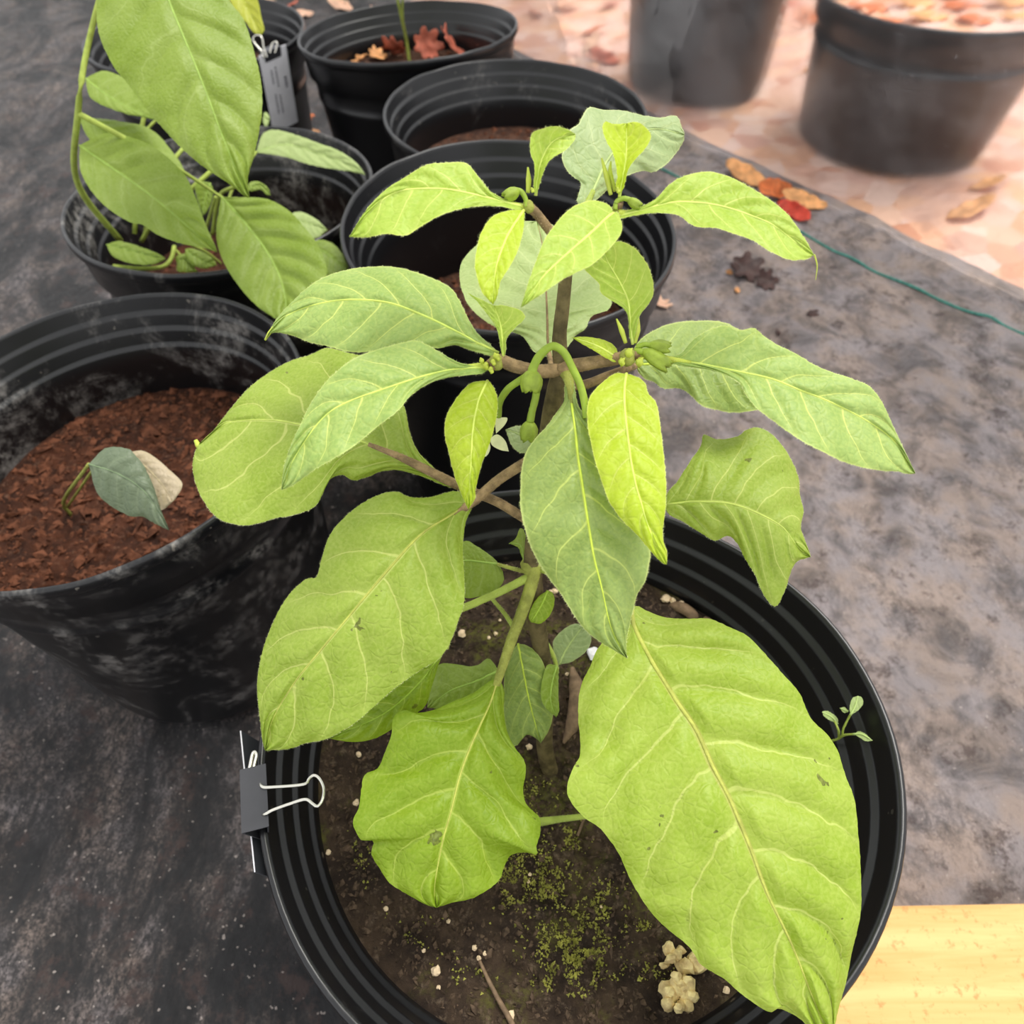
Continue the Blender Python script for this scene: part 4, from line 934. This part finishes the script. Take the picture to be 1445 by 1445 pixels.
for i in range(12):                                              # scattered side by side over the soil of the outside pot
    q = Vector((PI_['x']+(i % 4-1.5)*.076, PI_['y']+(i//4-1)*.062+.01*(i % 2), PI_['soil']))
    px, py, _ = proj(q)
    dry_leaf(px, py, PI_['soil'], .036, M['tan_leaf' if i % 2 else 'orange_leaf'], 'orange dry leaf heaped in the pot outside the film', .15*math.sin(i*2.3), tilt=(.12, .1), group='dry leaves in the outside pot', onto='I')
rl = random.Random(11); laid = []
def clear(q, r, lst):
    if any(math.hypot(q.x-a, q.y-b) < (r+c)*.98 for a, b, c in lst): return False
    lst.append((q.x, q.y, r)); return True
for i in range(260):                                             # litter beyond the film
    if len(laid) >= 56: break
    a, b, sz = rl.uniform(-.7, 1.5), rl.uniform(.09, .75), rl.uniform(.025, .048); q = FA+fd*a+fn*b
    if any(math.hypot(q.x-POT[k]['x'], q.y-POT[k]['y']) < POT[k]['R']*.8+sz+.01 for k in ('H', 'I')) or not clear(q, sz, laid): continue
    px, py, _ = proj(q)
    o = dry_leaf(px, py, 0, sz, M[rl.choice(['tan_leaf', 'orange_leaf', 'pink_leaf', 'maple_leaf'])], 'dry autumn leaf in the litter beyond the film', rl.random()*6, group='leaf litter beyond the film')
    o.location.z = -.0135+noise.noise(Vector((q.x*9, q.y*9, 1)))*.008
for i, (px, py, sz) in enumerate([(436, 180, .020), (431, 158, .020), (450, 197, .015), (418, 146, .020)]):
    dry_leaf(px, py, 0, sz, M['orange_leaf' if i % 2 else 'tan_leaf'], ('orange' if i % 2 else 'tan')+' dry leaf wedged between the tagged pot and the maple leaf pot', i*.9, group='dry leaves between back pots')
rk = random.Random(5); laid = []
for t_ in range(4000):
    if len(laid) >= 16: break
    px, py, sz = rk.uniform(380, 540), rk.uniform(-60, 26), rk.uniform(.026, .042); q = at_z(px, py, 0)
    if (q-FA).dot(fn) > -sz-.05 or any(math.hypot(q.x-POT[k]['x'], q.y-POT[k]['y']) < POT[k]['R']*.86+sz for k in 'DG') or not clear(q, sz, laid): continue
    k = ('tan_leaf', 'pink_leaf', 'maple_leaf')[len(laid) % 3]
    dry_leaf(px, py, 0, sz, M[k], {'tan_leaf': 'tan', 'pink_leaf': 'pale pinkish', 'maple_leaf': 'rusty brown'}[k]+' dry leaf on the fabric behind the maple leaf pot', rk.random()*6, group='dry leaves behind back pots')
def lump(name, p, r, mat, label, cat, group, seed, flat=.8, parent=None):
    bm = bmesh.new(); bmesh.ops.create_icosphere(bm, subdivisions=2, radius=r)
    for v in bm.verts:
        v.co += v.co.normalized()*r*.55*noise.noise(v.co/r*1.3+Vector((seed, seed*.7, 0))); v.co.z *= flat
    o = bm_obj(name, bm, mat, None, False); o.location = p
    return tag(o, label, cat, group)
pl = [(653,900,5.5),(706,882,2),(783,838,4),(777,840,3),(768,893,4),(763,918,3),(946,843,6),(933,857,3.5),(946,858,4),(967,852,4),(944,852,2.5),(499,1127,4.5),(505,1061,4),(497,1128,3),(747,1057,4.5),(715,805,3),
      (542,1279,3.5),(631,1297,3),(614,1368,6.5),(617,1391,3),(669,1335,4),(684,1344,3.2),(675,1350,3.2),(596,1339,3),(720,1432,6),(1036,1411,5),(748,1232,2.5),(746,1241,2.5),(849,1278,2),(660,1060,3),(800,955,3),(455,1200,4),(700,898,3),(690,905,2.5),(776,1040,3)]
for i, (px, py, r) in enumerate(pl):
    p = at_z(px, py, PA['soil']); rad = r*proj(p)[2]/F; p = keep_in(PA, p, rad*1.4+.001); p.z = PA['ht'](p.x, p.y)
    p.z += rad*.5
    lump('perlite_granule', p, rad, M['perlite'], 'small cream perlite granule on the dark soil', 'perlite', 'perlite granules in the pepper pot', i*1.7)
# pale crumbly bark chunk
bp = keep_in(PA, at_z(970, 1415, PA['soil']), .016); bp.z = PA['ht'](bp.x, bp.y)
bc = thing('bark_chunk', 'pale yellowish crumbly bark chunk near the front of the pepper pot', 'bark', bp)
rb_ = random.Random(9)
for i in range(26):
    t_ = rb_.random(); off = Vector((rb_.gauss(0, .0035)+.004*(.5-t_), .011-.022*t_+rb_.gauss(0, .002), .003+rb_.random()*.007)); fr_ = rb_.uniform(.0022, .0042)
    o = lump('bark_flake', keep_in(PA, bp+off, fr_*1.7+.001), fr_, M['bark'], None, None, None, i*2.1, rb_.uniform(.6, 1.2)); o.rotation_euler = (rb_.random()*3, rb_.random()*3, rb_.random()*3); child(o, bc)
# curled strip of bark behind, twigs
bs = [keep_in(PA, at_z(*p, PA['soil']+dz), .0065) for p, dz in (((957,838),.003),((972,832),.008),((988,834),.011),((997,848),.010),((994,862),.006),((985,872),.003))]
o = mesh_obj('bark_curl', *tube(bs, [.0016, .0032, .0036, .0034, .0026], 8, 30), M['twig']); tag(o, 'curled brown bark strip on the soil at the far pot wall', 'bark')
def twig(pts, r, label):
    o = mesh_obj('twig', *tube([Vector(p) for p in pts], r, 7, 24), M['twig']); return tag(o, label, 'twig')
def on_soil(px, py, dz=.001):
    p = keep_in(PA, at_z(px, py, PA['soil']), .004); p.z = PA['ht'](p.x, p.y)+dz; return p
twig([on_soil(676,1354), on_soil(686,1376, .003), on_soil(700,1404, .003), on_soil(716,1432, .002), on_soil(724,1447)], [.0008, .0011, .0014], 'thin brown twig lying on the front of the dark soil')
twig([on_soil(815,1178), on_soil(820,1166, .002), on_soil(825,1154, .004)], [.0008, .0007], 'short reddish twig under the biggest leaf')
twig([on_soil(1010,868, .002), on_soil(1022,872, .003), on_soil(1032,868, .002)], [.0018, .0020, .0014], 'stubby brown twig beside the bark curl')
twig([on_soil(806,950, .004), on_soil(814,985, .006), on_soil(810,1020, .004), on_soil(795,1050, .002)], [.0012, .0048, .0052, .0042, .0008], 'thick pale brown stub of old wood beside the stem')
lump('husk_fleck', on_soil(838, 930, .003), .0042, M['tag_white'], 'bluish white husk fleck on the soil behind the round leaf', 'husk', None, 3.3, .5)
# moss cushions: tiny upright blades, far too many to count
mv = []; mf = []; rm = random.Random(4)
for (px, py, sx, sy, n) in [(810,1340,55,52,1500),(770,1240,40,55,800),(725,1240,22,45,420),(800,1185,25,20,140),(915,1305,20,12,110),(850,1270,40,30,260),(490,1230,35,50,220),(560,1330,50,50,150),(760,1115,25,20,140),(640,1380,60,30,120),(930,1370,40,20,120)]:
    for k in range(n):
        x, y = rm.gauss(px, sx*.55), rm.gauss(py, sy*.55)
        if noise.noise(Vector((x*.05, y*.05, 3))) < -.12: continue
        p = on_soil(x, y, -.0005)
        if math.hypot(p.x-PA['x'], p.y-PA['y']) > PA['R']*.80: continue
        h = rm.uniform(.0008, .0026); w = h*.4; an = rm.random()*6.3; b = len(mv); tip = Vector((rm.uniform(-.5, .5), rm.uniform(-.5, .5), 1))*h
        for q in range(3): mv.append(p+Vector((math.cos(an+q*2.1), math.sin(an+q*2.1), 0))*w)
        mv.append(p+tip); mf += [(b, b+1, b+3), (b+1, b+2, b+3), (b+2, b, b+3)]
o = mesh_obj('moss', mv, mf, M['moss'], None, False); tag(o, 'olive green moss tufts on the pepper pot soil', 'moss', kind='stuff')
# wooden board beside the pot
def wood_mat():
    t = NT('pale_plywood'); mp = t.n('ShaderNodeMapping'); mp.inputs['Scale'].default_value = (3, 40, 3); mp.inputs['Rotation'].default_value = (0, 0, .9); t.l(t.coord(), mp.inputs[0])
    c = t.mix(t.smooth(t.noise(2.2, 5, .6, mp.outputs[0], .4), .3, .7), rgb(232, 190, 126), rgb(214, 166, 100))
    c = t.mix(t.math('MULTIPLY', t.smooth(t.noise(110, 4, .75), .54, .68), .6), c, rgb(196, 120, 62))
    return t.end(t.bsdf(c, .6, .3, t.bump(t.noise(40, 4, .6, mp.outputs[0]), .15, .001)))
M['wood'] = wood_mat()
bm = bmesh.new(); bmesh.ops.create_cube(bm, size=1)
for v in bm.verts: v.co = Vector((v.co.x*.30, v.co.y*.40, v.co.z*.036))
bmesh.ops.bevel(bm, geom=list(bm.edges), offset=.002, segments=2, affect='EDGES')
o = bm_obj('wooden_board', bm, M['wood'], None, False); o.location = (PA['x']+PA['R']*.9+.160, -.11, .0165); tag(o, 'pale yellow wooden board lying beside the pepper pot', 'board')
